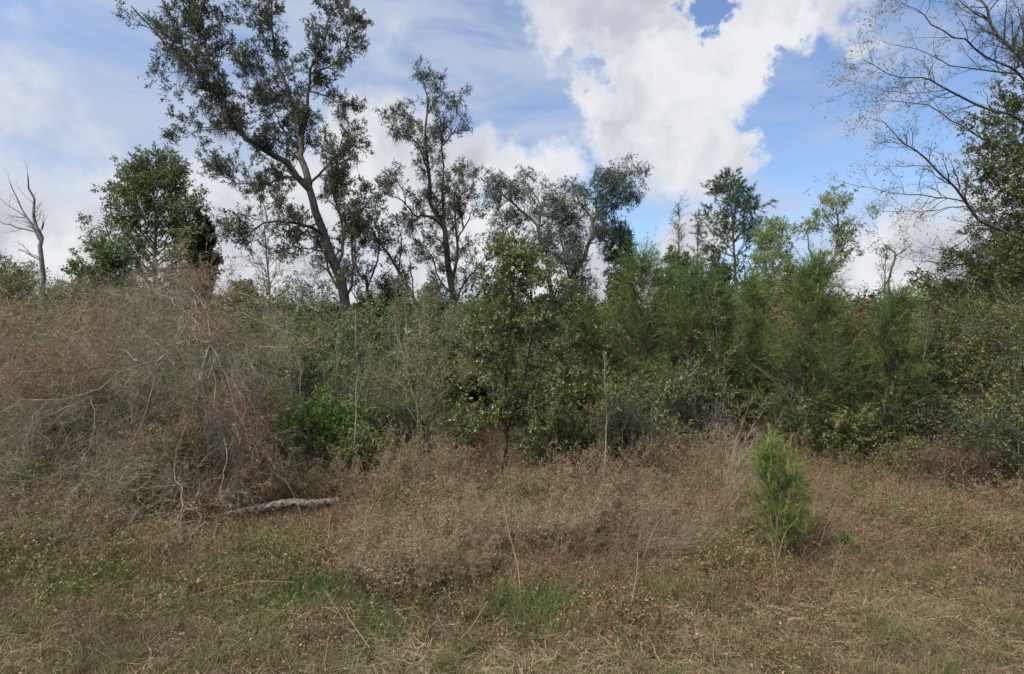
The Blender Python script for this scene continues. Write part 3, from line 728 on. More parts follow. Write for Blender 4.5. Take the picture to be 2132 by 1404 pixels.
# --- pine and spring-green trees on the right
conifer('pine_tree', 'dark pine with an open rounded top standing above the right-hand thicket', 'tree', 1548, 27, 372, 92, 'pine_dark', 'bark_brown', n=56, nd=.20, leafn=30, w=.02, t0=.40, sub=6, base_r=.13, prof='round', l2=.4, sub3=3, up=.05, ang=80)
conifer('young_pine', 'thin spindly young pine left of the dark open-topped pine', 'tree', 1402, 22, 420, 38, 'pine', 'bark_brown', n=44, nd=.2, leafn=12, w=.012, t0=.2, sub=4, base_r=.07, prof='cone', l2=.6, ang=50)
conifer('young_pine', 'second spindly young pine close to the left of the dark pine', 'tree', 1450, 24, 455, 40, 'pine_dark', 'bark_brown', n=44, nd=.2, leafn=14, w=.012, t0=.2, sub=4, base_r=.07, prof='cone', l2=.6, ang=50)
round_tree('spring_tree', 'bushy yellow-green spring tree right of the dark pine', 'tree', 1630, 21, 440, 92, 'bark_grey', 'spring', crown0=.3, dome=1, n=32, r=.09, l2=(7, .36), l3=(6, .2), leafn=7, lsize=.065)
P, Rr = limbs_from([
    ([(1690, 780), (1695, 680), (1700, 610), (1730, 545), (1745, 490), (1742, 440), (1738, 415)], .11, .012),
    ([(1700, 610), (1690, 540, .4), (1680, 490, .5), (1690, 460, .5)], .05, .01), ([(1732, 545), (1765, 500, -.3), (1785, 460, -.5)], .045, .01),
    ([(1722, 560), (1750, 545, .6), (1780, 515, .8)], .04, .01), ([(1743, 480), (1720, 450, .5), (1712, 430, .5)], .03, .01)], 20)
t = thing('spring_tree', 'taller yellow-green spring tree with slender dark limbs, right of the bushy one', 'tree', G(1690, 20))
finish_tree(t, P, Rr, 'bark_grey', 'spring', l1=(3.6, .85), l2=(6, .45), l3=(5, .22), leafn=8, lsize=.065, t0=.3, ups=(.08, .04, .02))
P, Rr = limbs_from([
    ([(1885, 700), (1872, 640), (1850, 600), (1856, 560), (1866, 530), (1850, 515), (1838, 508)], .055, .01),
    ([(1866, 532), (1885, 520, .3), (1900, 505, .4)], .025, .008), ([(1856, 575), (1835, 600, .3), (1828, 610, .3)], .02, .01)], 16)
t = thing('crooked_tree', 'small crooked nearly bare tree against white cloud, left of the big right-hand tree', 'tree', P[0, 0] * np.array([1, 1, 0]))
finish_tree(t, P, Rr, 'bark_oak', 'oak', l1=(2.5, .7), l2=(4, .35), l3=(4, .2), leafn=2, lsize=.06, t0=.45)
conifer('young_pine', 'slender pine spire poking up left of the crooked bare tree', 'tree', 1830, 19, 515, 30, 'pine_dark', 'bark_brown', n=40, nd=.16, leafn=10, w=.01, t0=.2, sub=3, base_r=.05, ang=50, l2=.6)
for (px, Y, top, half, lf, lb) in (
    (1580, 24, 590, 80, 'green', 'low green broadleaf below the dark open-topped pine'),
    (1740, 24, 640, 90, 'olive', 'low olive tree below the taller spring-green tree'),
    (1940, 24, 620, 110, 'olive', 'low olive tree right of the crooked bare tree'),
    (1870, 26, 650, 80, 'oak', 'low dark tree beneath the crooked bare tree'),
    (1420, 22, 520, 60, 'green', 'green broadleaf with reddish tips beside the spindly pines'),
    (1500, 20, 540, 55, 'dark', 'dark dense broadleaf below and left of the dark pine'),
    (1650, 19, 560, 60, 'olive', 'olive broadleaf under the bushy yellow-green tree'),
    (500, 22, 590, 70, 'olive', 'low olive tree left of the thin young pine'),
    (140, 20, 600, 90, 'olive', 'low olive tree between the dead tree and the rounded tree'),
    (700, 30, 640, 80, 'oak', 'low dark tree behind the foot of the leaning oak'),
    (600, 34, 640, 60, 'green', 'low bright tree far left of the leaning trunk'),
    (1385, 17, 560, 60, 'olive_green', 'leafy tree between the two spindly pines and the broad soft pine'),
    (1275, 17, 585, 55, 'olive', 'leafy tree below the right feathery tree'),
    (1800, 18, 630, 60, 'olive_green', 'low leafy tree below the slender pine spire'),
    (760, 18, 610, 60, 'oak', 'dark leafy tree right behind the foot of the leaning trunk'),
    (1030, 26, 560, 60, 'oak', 'dark tree between the tall narrow oak and the glossy-leaved tree')):
    round_tree('scrub_tree', lb, 'tree', px, Y, top, half, 'bark_grey', lf, crown0=.12, n=26, r=.08, l2=(7, .4), l3=(6, .22), leafn=7, lsize=.085, group='low trees rising from the thicket')

# --- big right-hand tree: trunk outside the frame, bare limbs reaching in
P, Rr = limbs_from([
    ([(2215, 1040), (2210, 700), (2195, 450), (2180, 280), (2150, 170), (2125, 130), (2098, 90), (2063, 40), (2025, -20)], .22, .03),
    ([(2130, 165), (2100, 140, -.3), (2048, 112, -.5), (1998, 80, -.7), (1949, 55, -.8), (1914, 20, -.9), (1862, -8, -1)], .06, .006),
    ([(2135, 170), (2098, 150, .3), (1998, 140, .5), (1949, 120, .6), (1899, 100, .7), (1825, 82, .8)], .05, .005),
    ([(2185, 300), (2098, 239, -.6), (2023, 214, -.8), (1964, 185, -1), (1929, 165, -1.1), (1849, 155, -1.2), (1795, 122, -1.3)], .07, .005),
    ([(1968, 187, -1), (1900, 195, -.8), (1825, 185, -.6), (1762, 165, -.5)], .022, .004),
    ([(2188, 390), (2060, 300, .4), (2000, 260, .6), (1940, 225, .8), (1850, 210, 1), (1798, 220, 1)], .06, .005),
    ([(2200, 520), (2100, 480, -.2), (2043, 459, -.4), (2013, 424, -.5), (1998, 394, -.6), (1949, 349, -.8), (1919, 319, -.9), (1874, 299, -1), (1854, 259, -1), (1799, 244, -1.1)], .085, .006),
    ([(2010, 420, -.5), (1924, 409, -.8), (1849, 399, -1), (1755, 380, -1.2)], .035, .004),
    ([(2006, 430, -.5), (1924, 440, -.2), (1825, 440, 0)], .03, .004),
    ([(2195, 480), (2130, 400, .6), (2080, 360, .8), (2030, 330, 1)], .05, .01),
    ([(2200, 600), (2100, 560, .5), (2000, 550, .8), (1930, 545, 1), (1870, 535, 1)], .05, .006),
    ([(2120, 140), (2132, 60, .5), (2110, 0, .6)], .06, .01),
    ([(2063, 40), (2005, 10, -.3), (1985, -30, -.3)], .03, .006),
    ([(2040, 455, -.4), (2010, 500, -.4), (1960, 520, -.4), (1900, 500, -.5)], .03, .005)], 12, th=.38)
t = thing('spreading_tree', 'large half-bare tree at the right edge, long thin dark limbs reaching left across the sky', 'tree', G(2215, 12))
A, B_, C_ = finish_tree(t, P, Rr, 'bark_oak', 'olive', l1=(4.2, .9), l2=(6, .42), l3=(5, .24), leafn=1, lsize=.045, t0=.10, ups=(.03, .01, 0), wig=.16, ang=42, lfall=.3)
# leafy clumps of the same crown, nearer its trunk
ca = Acc(); ct = Acc()
for (px, py, dY, r_, nn) in ((2120, 300, .5, .62, 26), (2085, 345, .2, .5, 18), (2130, 400, .8, .55, 22), (2150, 240, 1, .5, 14), (2050, 320, 0, .35, 9), (2110, 520, .4, .7, 26), (2040, 500, 0, .5, 13), (2150, 600, .5, .8, 24), (1990, 520, .4, .4, 7), (2060, 590, .6, .6, 16), (2150, 130, 1, .5, 9), (2040, 270, .2, .45, 14), (2100, 240, .4, .5, 16), (2120, 450, .5, .6, 20), (2060, 440, .3, .5, 14), (1980, 560, .6, .5, 14), (1930, 560, .5, .4, 9), (2090, 180, .2, .35, 7), (2040, 390, .3, .4, 10), (2110, 350, .1, .6, 22), (2140, 470, .2, .6, 20), (2070, 540, .0, .5, 16), (2130, 560, .1, .6, 20), (2010, 600, .3, .5, 14), (2130, 200, .2, .4, 10)):
    c = W(px, py, 12 + dY); d = norm(rng.normal(size=(nn, 3))); p0 = c + np.array([.25, 0, -.1]) * r_ + d * r_ * .15
    Q = grow(p0, d + np.array([-.5, 0, 0]), np.full(nn, r_), 6, .18, 0); q = np.full((nn, 1), .006) * np.linspace(1, .4, 6)[None]
    tubes(ct, Q, q, 4); S, s_ = spawn(Q, q, 8, r_ * .5, 55, .2, 1, 0, .2, 4); tubes(ct, S, s_, 3); leaves_on(ca, S, 11, .055, .5, .1, .9)
ct.build('twig', M['bark_oak'], t, smooth=True); ca.build('leafy_clump', M['olive'], t)

# ================================================================== thicket, middle distance
# glossy-leaved tree in the centre
P, Rr = limbs_from([
    ([(1036, 1050), (1042, 990), (1048, 930), (1052, 880), (1056, 830), (1058, 760), (1060, 690), (1068, 610), (1072, 550), (1075, 500)], .065, .012),
    ([(1044, 1040, .1), (1056, 970, .1), (1058, 900, .1), (1070, 860, .1), (1085, 810, .2), (1100, 740, .3), (1110, 660, .4), (1105, 600, .4)], .045, .01),
    ([(1054, 870), (1100, 850, -.3), (1160, 830, -.4), (1215, 800, -.5)], .03, .006),
    ([(1085, 810, .2), (1140, 760, .3), (1190, 720, .4), (1235, 690, .4)], .03, .006),
    ([(1056, 800), (1030, 740, -.3), (1015, 670, -.4), (1020, 600, -.4), (1040, 540, -.3)], .03, .006),
    ([(1105, 700, .3), (1150, 650, 0), (1180, 610, 0)], .025, .006), ([(1060, 700), (1085, 640, -.4), (1100, 580, -.5), (1095, 520, -.5)], .025, .006),
    ([(1100, 760, .3), (1170, 780, .6), (1240, 790, .8)], .025, .006), ([(1058, 880), (1010, 860, .2), (985, 870, .3)], .02, .005)], 9.6)
t = thing('glossy_tree', 'small glossy-leaved tree with slim twin trunks standing in brown weeds at the centre', 'tree', G(1038, 9.6))
Rr *= .68
finish_tree(t, P, Rr, 'bark_dark', 'magnolia', l1=(7, .55), l2=(6, .30), l3=(5, .16), leafn=7, lsize=.058, asp=.40, t0=.24, ups=(.06, .05, .03), wig=.2)

TH = 'shrubs of the thicket'
# (name, label, px, Y, top, half, kwargs)
conifer('young_pine', 'broad soft green pine right of the glossy-leaved tree', 'pine', 1335, 13.5, 545, 120, 'pine', n=120, nd=.13, leafn=34, w=.007, t0=.08, base_r=.05, sub=8, sub3=0, l2=.42)
conifer('young_pine', 'bushy green pine behind the broad soft pine, its tip rising right of it', 'pine', 1420, 12.5, 575, 105, 'pine', n=110, nd=.13, leafn=30, w=.007, t0=.08, base_r=.05, sub=8, l2=.42)
conifer('young_pine', 'low round green pine right beside the glossy-leaved tree', 'pine', 1250, 14, 640, 80, 'pine', n=90, nd=.13, leafn=30, w=.007, t0=.06, base_r=.04, sub=8, l2=.45)
conifer('young_pine', 'tall soft green pine straight behind the small bright-tipped pine', 'pine', 1655, 11.5, 560, 110, 'pine', n=120, nd=.15, leafn=30, w=.007, t0=.14, base_r=.045, sub=7, l2=.42)
conifer('young_pine', 'second soft green pine right of the tall one', 'pine', 1832, 11.8, 625, 85, 'pine', n=100, nd=.15, leafn=28, w=.007, t0=.12, base_r=.045, sub=7, l2=.45)
conifer('young_pine', 'bright green pine bush between the bare brown shrub and the glossy-leaved tree', 'pine', 985, 14.5, 655, 75, 'pine', n=100, nd=.13, leafn=30, w=.008, t0=.04, base_r=.04, sub=8, l2=.45)
conifer('young_pine', 'soft green pine behind the pale twiggy shrub, left of the tall soft pine', 'pine', 1490, 13, 610, 85, 'pine', n=100, nd=.14, leafn=28, w=.007, t0=.1, base_r=.04, sub=8, l2=.45)
conifer('young_pine', 'green pine filling the gap right of the tall soft pine', 'pine', 1745, 12.8, 640, 80, 'pine', n=90, nd=.14, leafn=26, w=.007, t0=.1, base_r=.04, sub=8, l2=.45)
conifer('young_pine', 'green pine right of the second soft green pine, before the olive shrubs', 'pine', 1930, 12.6, 690, 70, 'pine', n=80, nd=.14, leafn=26, w=.007, t0=.1, base_r=.04, sub=7, l2=.45)
conifer('young_pine', 'dull green pine half hidden by the glossy-leaved tree, on its right', 'pine', 1175, 14.8, 660, 75, 'pine', n=80, nd=.14, leafn=26, w=.007, t0=.1, base_r=.04, sub=7, l2=.45)
conifer('young_pine', 'dull green pine between the two soft green pines', 'pine', 1560, 14, 600, 70, 'pine', n=80, nd=.13, leafn=26, w=.008, t0=.08, base_r=.04, sub=7, l2=.45)
round_tree('broadleaf_tree', 'dark green leafy tree at the right edge, under the long bare limbs', 'tree', 2115, 14, 470, 110, 'bark_oak', 'mixed', crown0=.12, n=34, r=.09, l2=(8, .4), l3=(7, .22), leafn=9, lsize=.07, dome=1)
round_tree('broadleaf_tree', 'brownish green leafy tree left of the dark one at the right edge', 'tree', 1985, 15, 590, 90, 'bark_oak', 'olive', crown0=.12, n=30, r=.08, l2=(8, .4), l3=(7, .22), leafn=8, lsize=.07, dome=1)

def tangle(name, label, px, Y, top, half, **kw):
    a = dict(stems=12, l1=(9, .42), l2=(6, .24), leafn=6, lsize=.05, group=TH); a.update(kw); a['stems'] = int(a['stems'] * 1.7); a['l1'] = (int(a['l1'][0] * 1.5), a['l1'][1]); a['l2'] = (int(a['l2'][0] * 1.5), a['l2'][1]); a['lsize'] *= 1.15
    return shrub(name, label, 'shrub', px, Y, top, half, **a)
for args in (
    # right mass
    ('shrub', 'tall mixed olive and brown shrub filling the right edge', 2080, 12, 500, 170, dict(leaf='mixed', stems=24, l1=(12, .36), l2=(7, .18), leafn=11, lsize=.038)),
    ('shrub', 'olive and rust shrub left of the one filling the right edge', 1930, 13, 640, 120, dict(leaf='mixed', stems=16, l1=(11, .38), l2=(7, .2), leafn=11, lsize=.04)),
    ('shrub', 'dark leafy shrub in front at the lower right edge', 2120, 10.6, 780, 110, dict(leaf='mixed', stems=14, l1=(9, .4), l2=(6, .2), leafn=5, bark='bark_brown')),
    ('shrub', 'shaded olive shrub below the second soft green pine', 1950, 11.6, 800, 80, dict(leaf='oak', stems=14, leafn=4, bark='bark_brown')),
    ('shrub', 'olive shrub between the two soft green pines at the right', 1750, 13.5, 640, 80, dict(leaf='olive', leafn=8)),
    ('shrub', 'pale twiggy shrub rising left of the tall soft pine', 1590, 14.5, 585, 60, dict(leaf='olive', leafn=3, bark='bark_grey', stems=16)),
    ('shrub', 'mixed green shrub low between the right-hand pines', 1735, 11.5, 800, 75, dict(leaf='mixed', leafn=7)),
    ('shrub', 'olive shrub under the broad soft pine', 1330, 11.5, 770, 100, dict(leaf='olive', leafn=7, stems=14)),
    ('shrub', 'brown-tipped olive shrub right of the one under the broad pine', 1470, 12, 690, 80, dict(leaf='olive', leafn=7, stems=14)),
    ('shrub', 'grey twiggy shrub low between the broad pine and the tall pine', 1520, 12.5, 830, 70, dict(leaf='brown', leafn=3, bark='bark_brown', stems=16)),
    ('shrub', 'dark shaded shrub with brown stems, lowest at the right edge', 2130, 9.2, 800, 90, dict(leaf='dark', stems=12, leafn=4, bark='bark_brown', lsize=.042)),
    ('shrub', 'bare dark brown twig tangle left of the shaded shrub at the right edge', 2010, 9.6, 890, 80, dict(leaf='brown', stems=12, leafn=1, bark='bark_brown', lsize=.035)),
    ('shrub', 'low dark green shrub between the right-hand pines and the bare brown tangle', 1890, 10.4, 900, 60, dict(leaf='olive', stems=9, leafn=3, bark='bark_brown', lsize=.04)),
    # centre
    ('shrub', 'leafy green shrub tucked right of the glossy tree trunks', 1150, 11, 830, 80, dict(leaf='magnolia', leafn=8, lsize=.055)),
    ('shrub', 'dark leafy shrub behind the glossy tree', 1120, 13, 650, 80, dict(leaf='olive', leafn=8, stems=14)),
    ('shrub', 'olive shrub behind the bare brown shrub', 830, 14, 690, 110, dict(leaf='olive', leafn=7, stems=16)),
    ('shrub', 'reddish brown shrub low in front of the bright pine bush', 965, 12.5, 830, 80, dict(leaf='rust', leafn=4, stems=12, bark='bark_brown')),
    ('shrub', 'dark leafy shrub at the foot of the leaning oak', 745, 16, 690, 80, dict(leaf='olive', leafn=7, stems=14)),
    ('shrub', 'green shrub with yellow leaves left of the bare upright stems', 655, 12.5, 650, 75, dict(leaf='green', leafn=9, stems=14, lsize=.055)),
    ('shrub', 'bright green leafy shrub low before the leaning oak', 655, 10.3, 790, 68, dict(leaf='bright', leafn=6, stems=11, lsize=.06, upright=.1)),
    ('shrub', 'green and brown shrub right of the bright leafy one', 770, 11.5, 760, 85, dict(leaf='mixed', leafn=6, stems=14)),
    ('shrub', 'sparse brown-twigged shrub right of the bright leafy one, lower', 730, 10, 880, 75, dict(leaf='mixed', leafn=4, stems=14, bark='bark_grey')),
    ('shrub', 'tan twiggy shrub in front of the bright pine bush', 880, 11.5, 790, 90, dict(leaf='olive', leafn=4, stems=16, bark='bark_pale')),
    # left
    ('shrub', 'grey twiggy shrub topping the left thicket, before the rounded tree', 330, 14, 545, 120, dict(leaf='olive', leafn=2, stems=22, l1=(11, .36), l2=(8, .2), bark='bark_grey', lsize=.045)),
    ('shrub', 'grey-brown shrub rising left of the thin young pine', 470, 13, 600, 90, dict(leaf='olive', leafn=4, stems=18, bark='bark_grey')),
    ('shrub', 'dusky green shrub behind the rust-leaved shrub at the left edge', 60, 14, 640, 120, dict(leaf='mixed', leafn=7, stems=16)),
    ('shrub', 'dusky grey shrub between the rust-leaved shrub and the twiggy top', 200, 13.5, 620, 100, dict(leaf='mixed', leafn=5, stems=18, bark='bark_grey')),
    ('shrub', 'rust-leaved shrub at the left edge under the dead tree', 90, 11.5, 675, 130, dict(leaf='rust', leafn=3, stems=20, l1=(10, .36), l2=(7, .2), bark='bark_grey', lsize=.045)),
    ('shrub', 'olive-tipped shrub behind the drooping pale branches', 250, 11.2, 690, 130, dict(leaf='olive', leafn=3, stems=18, l1=(10, .38), l2=(8, .2), bark='bark_twig', lsize=.04)),
    ('shrub', 'thin orange-brown shrub right of the drooping pale branches', 540, 10.4, 700, 75, dict(leaf='rust', leafn=2, stems=16, bark='bark_grey', lsize=.045)),
    ('shrub', 'small dark green shrub low at the left edge', 40, 8.8, 930, 110, dict(leaf='olive', leafn=4, stems=12, bark='bark_brown')),
    ('shrub', 'brown and green vine shrub beneath the drooping branches', 260, 8.5, 960, 110, dict(leaf='mixed', leafn=3, stems=12, bark='bark_brown')),
    ('shrub', 'low rust-leaved shrub among the drooping branches at the lower left', 190, 7.9, 1000, 110, dict(leaf='rust', leafn=1, stems=9, bark='bark_twig', lsize=.04)),
    ('shrub', 'dark leafy shrub deep beneath the drooping branches', 360, 10, 860, 120, dict(leaf='olive', leafn=5, stems=16, bark='bark_brown')),
    ('shrub', 'dark leafy shrub inside the left thicket, behind the rust leaves', 140, 10.5, 800, 130, dict(leaf='olive', leafn=5, stems=16, bark='bark_brown')),
):
    tangle(*args[:6], **args[6])

# --- deeper rows of the thicket: copies of six shrubs
protos = [tangle(nm, 'dusky %s shrub deep in the thicket, half hidden by nearer ones' % w_, px, 17, 655, 100, leaf=lf, stems=16, leafn=7, lsize=.07, group='%s shrubs deep in the thicket' % w_, bark='bark_brown')[0]
          for nm, w_, lf, px in (('shrub', 'olive', 'olive', 700), ('shrub', 'dark green', 'dark', 1300), ('shrub', 'brown and green', 'mixed', 100), ('shrub', 'grey twiggy', 'brown', 420), ('shrub', 'mid green', 'green', 900), ('shrub', 'grey green', 'oak', 1700))]
prng = np.random.default_rng(3)
for row, (Yr, n_) in enumerate(((16.5, 20), (20, 22), (15, 14))):
    for k in range(n_):
        src = protos[int(prng.integers(0, 6))]
        px = -120 + (k + prng.uniform(-.3, .3)) * 2400 / n_; yy = Yr + prng.uniform(-1, 1)
        r_ = src.copy(); Cc.objects.link(r_); r_.location = tuple(G(px, yy)); r_.rotation_euler = (0, 0, prng.uniform(0, 6.28)); sc_ = prng.uniform(.70, 1.28) * (1.12 if row == 1 else .92 if row == 2 else 1); r_.scale = (1.3 * sc_ ** .5, 1.3 * sc_ ** .5, sc_)
        for ch in src.children:
            c_ = ch.copy(); Cc.objects.link(c_); c_.parent = r_

# --- weeping pale shrub on the left: bare arching branches
def weeping():
    specs = [
        ([(425, 1010, 1.2), (430, 900, 1.0), (428, 800, .5), (436, 715, 0)], .05, .02),
        ([(436, 715), (440, 762), (449, 835, -.3), (470, 873, -.4), (508, 895, -.5)], .017, .005),
        ([(436, 715), (390, 708, .2), (350, 732, .2), (316, 784, 0), (310, 835, -.2), (295, 873, -.3), (284, 925, -.4)], .018, .005),
        ([(436, 720), (418, 790, -.2), (410, 831, -.3), (389, 882, -.5), (363, 972, -.7), (348, 1015, -.8)], .017, .005),
        ([(350, 732, .2), (312, 762), (256, 767, -.2), (188, 826, -.4), (107, 831, -.5), (43, 835, -.6), (-20, 870, -.7)], .018, .005),
        ([(188, 826, -.4), (85, 873, -.7), (-10, 925, -.9)], .012, .004),
        ([(436, 716), (468, 775, -.2), (496, 865, -.4), (521, 938, -.6)], .014, .005),
        ([(436, 715), (480, 716, .2), (520, 722, .3), (560, 760, .3)], .012, .004),
        ([(436, 715), (400, 660, .3), (350, 620, .5), (310, 600, .6)], .014, .004),
        ([(436, 715), (430, 650, .2), (400, 600, .4), (390, 575, .5)], .014, .004),
        ([(436, 715), (470, 660, .3), (520, 625, .4)], .012, .004),
        ([(350, 732, .2), (290, 690, .4), (230, 650, .5), (190, 640, .5)], .013, .004),
        ([(312, 762), (250, 730, .3), (180, 700, .4), (110, 700, .5)], .012, .004),
        ([(190, 826, -.4), (195, 900, -.6), (170, 960, -.8)], .01, .003),
        ([(295, 873, -.3), (270, 960, -.6), (262, 1040, -.9)], .010, .003),
        ([(363, 972, -.7), (380, 1050, -1.1), (350, 1110, -1.4), (295, 1170, -1.7)], .011, .004),
        ([(380, 1050, -1.1), (414, 1070, -1.3), (405, 1110, -1.4)], .008, .003),
        ([(300, 1050, -1), (250, 1095, -1.3), (190, 1118, -1.6), (140, 1150, -1.9), (80, 1205, -2.2)], .012, .004),
        ([(200, 1040, -1), (140, 1105, -1.4), (85, 1130, -1.6), (0, 1160, -1.8)], .011, .004),
        ([(350, 1110, -1.4), (340, 1170, -1.7), (300, 1290, -2.3)], .009, .003),
        ([(238, 1130, -1.7), (225, 1190, -1.9), (215, 1250, -2.1)], .009, .004),
        ([(460, 870, -.4), (470, 960, -.7), (455, 1040, -1)], .009, .003),
        ([(100, 835, -.5), (60, 900, -.8), (30, 980, -1)], .009, .003)]
    P, Rr = limbs_from(specs, 8.8, 12)
    Rr[1:] *= .92; P[:, 1:-1] += rng.normal(0, .014, P[:, 1:-1].shape)
    nb = 280; bx = rng.uniform(-60, 550, nb); by = 590 + rng.beta(1.2, 1.6, nb) * 420 + np.abs(bx - 380) * .12; Yb = 9.5 + rng.uniform(-1.2, 1.9, nb) * np.clip(1.1 - (by - 600) / 700, .3, 1)
    S0 = np.stack([(bx - 1066) / F * Yb, Yb, CH - (by - 702) / F * Yb], 1)
    cen = W(400, 760, 10.2); dv = norm(S0 - cen) * np.array([1, .6, .6]) + rng.normal(0, .45, (nb, 3)) + np.array([0, -.25, .1 ])
    X1 = grow(S0, dv, rng.uniform(.5, 1.35, nb), 12, .17, -.085); X1r = rng.uniform(.002, .0055, (nb, 1)) * np.linspace(1, .4, 12)[None]
    n2 = 75; b2 = rng.uniform(-40, 430, n2); c2 = rng.uniform(930, 1110, n2); Y2 = 8.4 - (c2 - 930) / 180 * 1.2 + rng.uniform(-.3, .3, n2)
    S2 = np.stack([(b2 - 1066) / F * Y2, Y2, CH - (c2 - 702) / F * Y2], 1)
    X2 = grow(S2, np.array([-.8, -.35, .05]) + rng.normal(0, .4, (n2, 3)), rng.uniform(.4, 1.0, n2), 12, .18, -.06); X2[..., 2] = np.maximum(X2[..., 2], .03)
    X2r = rng.uniform(.0025, .005, (n2, 1)) * np.linspace(1, .4, 12)[None]
    P = np.concatenate([P, X1, X2]); Rr = np.concatenate([Rr, X1r, X2r])
    t = thing('weeping_shrub', 'big bare shrub with pale lichen-grey branches arching and drooping to the ground at the left', 'shrub', G(425, 8.8 + 1.2))
    tr = Acc(); tw = Acc(); tubes(tr, P, Rr, 6)
    A, a = spawn(P[1:], Rr[1:], 0, .6, 48, .05, 1, -.04, .22, 6, rr=.6, dens=8, fall=.3, rmin=.0026); tubes(tw, A, a, 4)
    B_, b = spawn(A, a, 5, .34, 50, .1, 1, -.04, .24, 5, rmin=.002); tubes(tw, B_, b, 3)
    C_, c = spawn(B_, b, 3, .18, 50, .2, 1, -.03, .2, 4, rmin=.0018); tubes(tw, C_, c, 3)
    tr.build('branch', M['bark_pale'], t, smooth=True); tw.build('twig', M['bark_twig'], t)
    la = Acc(); x = B_[:, 0, 0]; z = B_[:, 0, 2]
    sel = (vn(x * 1.3, z * 1.3, 1.0, 61) > .60) ; leaves_on(la, B_[sel], 3, .04, .5, .2, 1.0); la.build('rusty_leaf', M['rust'], t)
    for px, py, dY in ((452, 870, -.4), (465, 880, -.4), (445, 890, -.4), (475, 895, -.5), (380, 985, -.7), (420, 985, -.6), (355, 990, -.8), (490, 1000, -.7)):
        ma = Acc(); pos = W(px, py, 8.8 + dY) + rng.normal(0, .07, (90, 3)); Q = grow(pos, np.tile([0., 0, -1.], (90, 1)), rng.uniform(.12, .5, 90), 5, .3, -.12); ribbons(ma, Q, np.full((90, 1), .006) * np.array([[.7, 1, .9, .6, .2]]))
        ma.build('hanging_moss', M['moss'], t)
weeping()

# bare upright shrub, centre-left, tan twigs
P, Rr = limbs_from([
    ([(870, 950), (868, 860), (870, 780), (872, 700), (882, 640), (890, 620)], .02, .005),
    ([(872, 860), (850, 780, .2), (835, 720, .2), (826, 640, .2), (822, 600, .2)], .018, .005),
    ([(870, 850), (900, 780, -.2), (930, 730, -.2), (950, 690, -.2)], .018, .004), ([(868, 880), (840, 830), (800, 790), (760, 770)], .014, .004),
    ([(872, 880), (905, 830, -.2), (950, 800, -.3), (990, 760, -.3)], .014, .004), ([(872, 790), (895, 720), (910, 680)], .012, .004)], 10.8)
t = thing('bare_sapling', 'bare tan-twigged shrub fanning upward in front of the bright pine bush', 'shrub', G(870, 10.8))
finish_tree(t, P, Rr * .7, 'bark_twig', 'olive', l1=(8, .6), l2=(8, .34), l3=(5, .17), leafn=2, lsize=.04, t0=.1, ups=(.06, .03, .02))
# slim upright bare stems in front of the oak
for (px, Y, y0, y1, lean_, lb) in (
    (733, 9.6, 1020, 640, 8, 'tall slim pale bare stem before the foot of the leaning oak'), (600, 11.5, 980, 650, -4, 'slim pale bare stem left of the green yellow-leaved shrub'),
    (820, 12.5, 960, 600, 6, 'slim pale forked sapling right of the leaning trunk'), (690, 12, 960, 655, 10, 'short slim bare stem left of the leaning trunk'),
    (848, 12.5, 960, 632, -5, 'slim bare sapling beside the forked one'), (1253, 9.3, 1030, 730, 3, 'thin yellowish weed stem standing right of the glossy tree'),
    (615, 11.2, 990, 720, 6, 'leaning pale stem amid the green shrub')):
    b = G(px, Y); top = W(px + lean_, y1, Y)
    P = resample([b, b * .5 + top * .5 + np.array([.05, 0, 0]), top], 10)[None]; P[0, 1:-1] += rng.normal(0, .02, (8, 3)); Rr = np.linspace(.014, .004, 10)[None]
    t = thing('sapling', lb, 'sapling', b); tr = Acc(); tubes(tr, P, Rr, 6)
    A, a = spawn(P, Rr, 12, .4, 35, .45, 1, .08, .12, 5); tubes(tr, A, a, 4); B_, bb = spawn(A, a, 4, .15, 40, .2, 1, .05, .15, 4, rmin=.002); tubes(tr, B_, bb, 3)
    tr.build('stem', M['bark_pale'], t, smooth=True); la = Acc(); leaves_on(la, B_, 3 if px == 1253 else 1, .035, .5, .3, 1); la.build('leaf', M['spring' if px == 1253 else 'olive'], t)

sr = np.random.default_rng(21)
for k in range(26):
    px = sr.uniform(540, 1010) if k < 16 else sr.uniform(1180, 2000); Y = sr.uniform(11.5, 15); y1 = sr.uniform(585, 680)
    b = G(px, Y); top = W(px + sr.normal(0, 18), y1, Y)
    P = resample([b, b * .5 + top * .5 + np.array([sr.normal(0, .08), 0, 0]), top], 12)[None]; P[0, 1:-1] += rng.normal(0, .02, (10, 3)); Rr = np.linspace(.014, .004, 12)[None]
    t = thing('sapling', 'thin young sapling poking up out of the thicket', 'sapling', b, 'thin saplings in the thicket'); tr = Acc(); tubes(tr, P, Rr, 5)
    A, a = spawn(P, Rr, 22, .55, 38, .3, 1, .08, .14, 6); tubes(tr, A, a, 4); B_, bb = spawn(A, a, 6, .25, 42, .1, 1, .05, .18, 5, rmin=.002); tubes(tr, B_, bb, 3)
    tr.build('stem', M['bark_grey'], t, smooth=True); la = Acc(); leaves_on(la, B_, int(sr.integers(2, 8)), .05, .45, .1, 1); la.build('foliage', M[('olive', 'green', 'spring', 'mixed')[k % 4]], t)

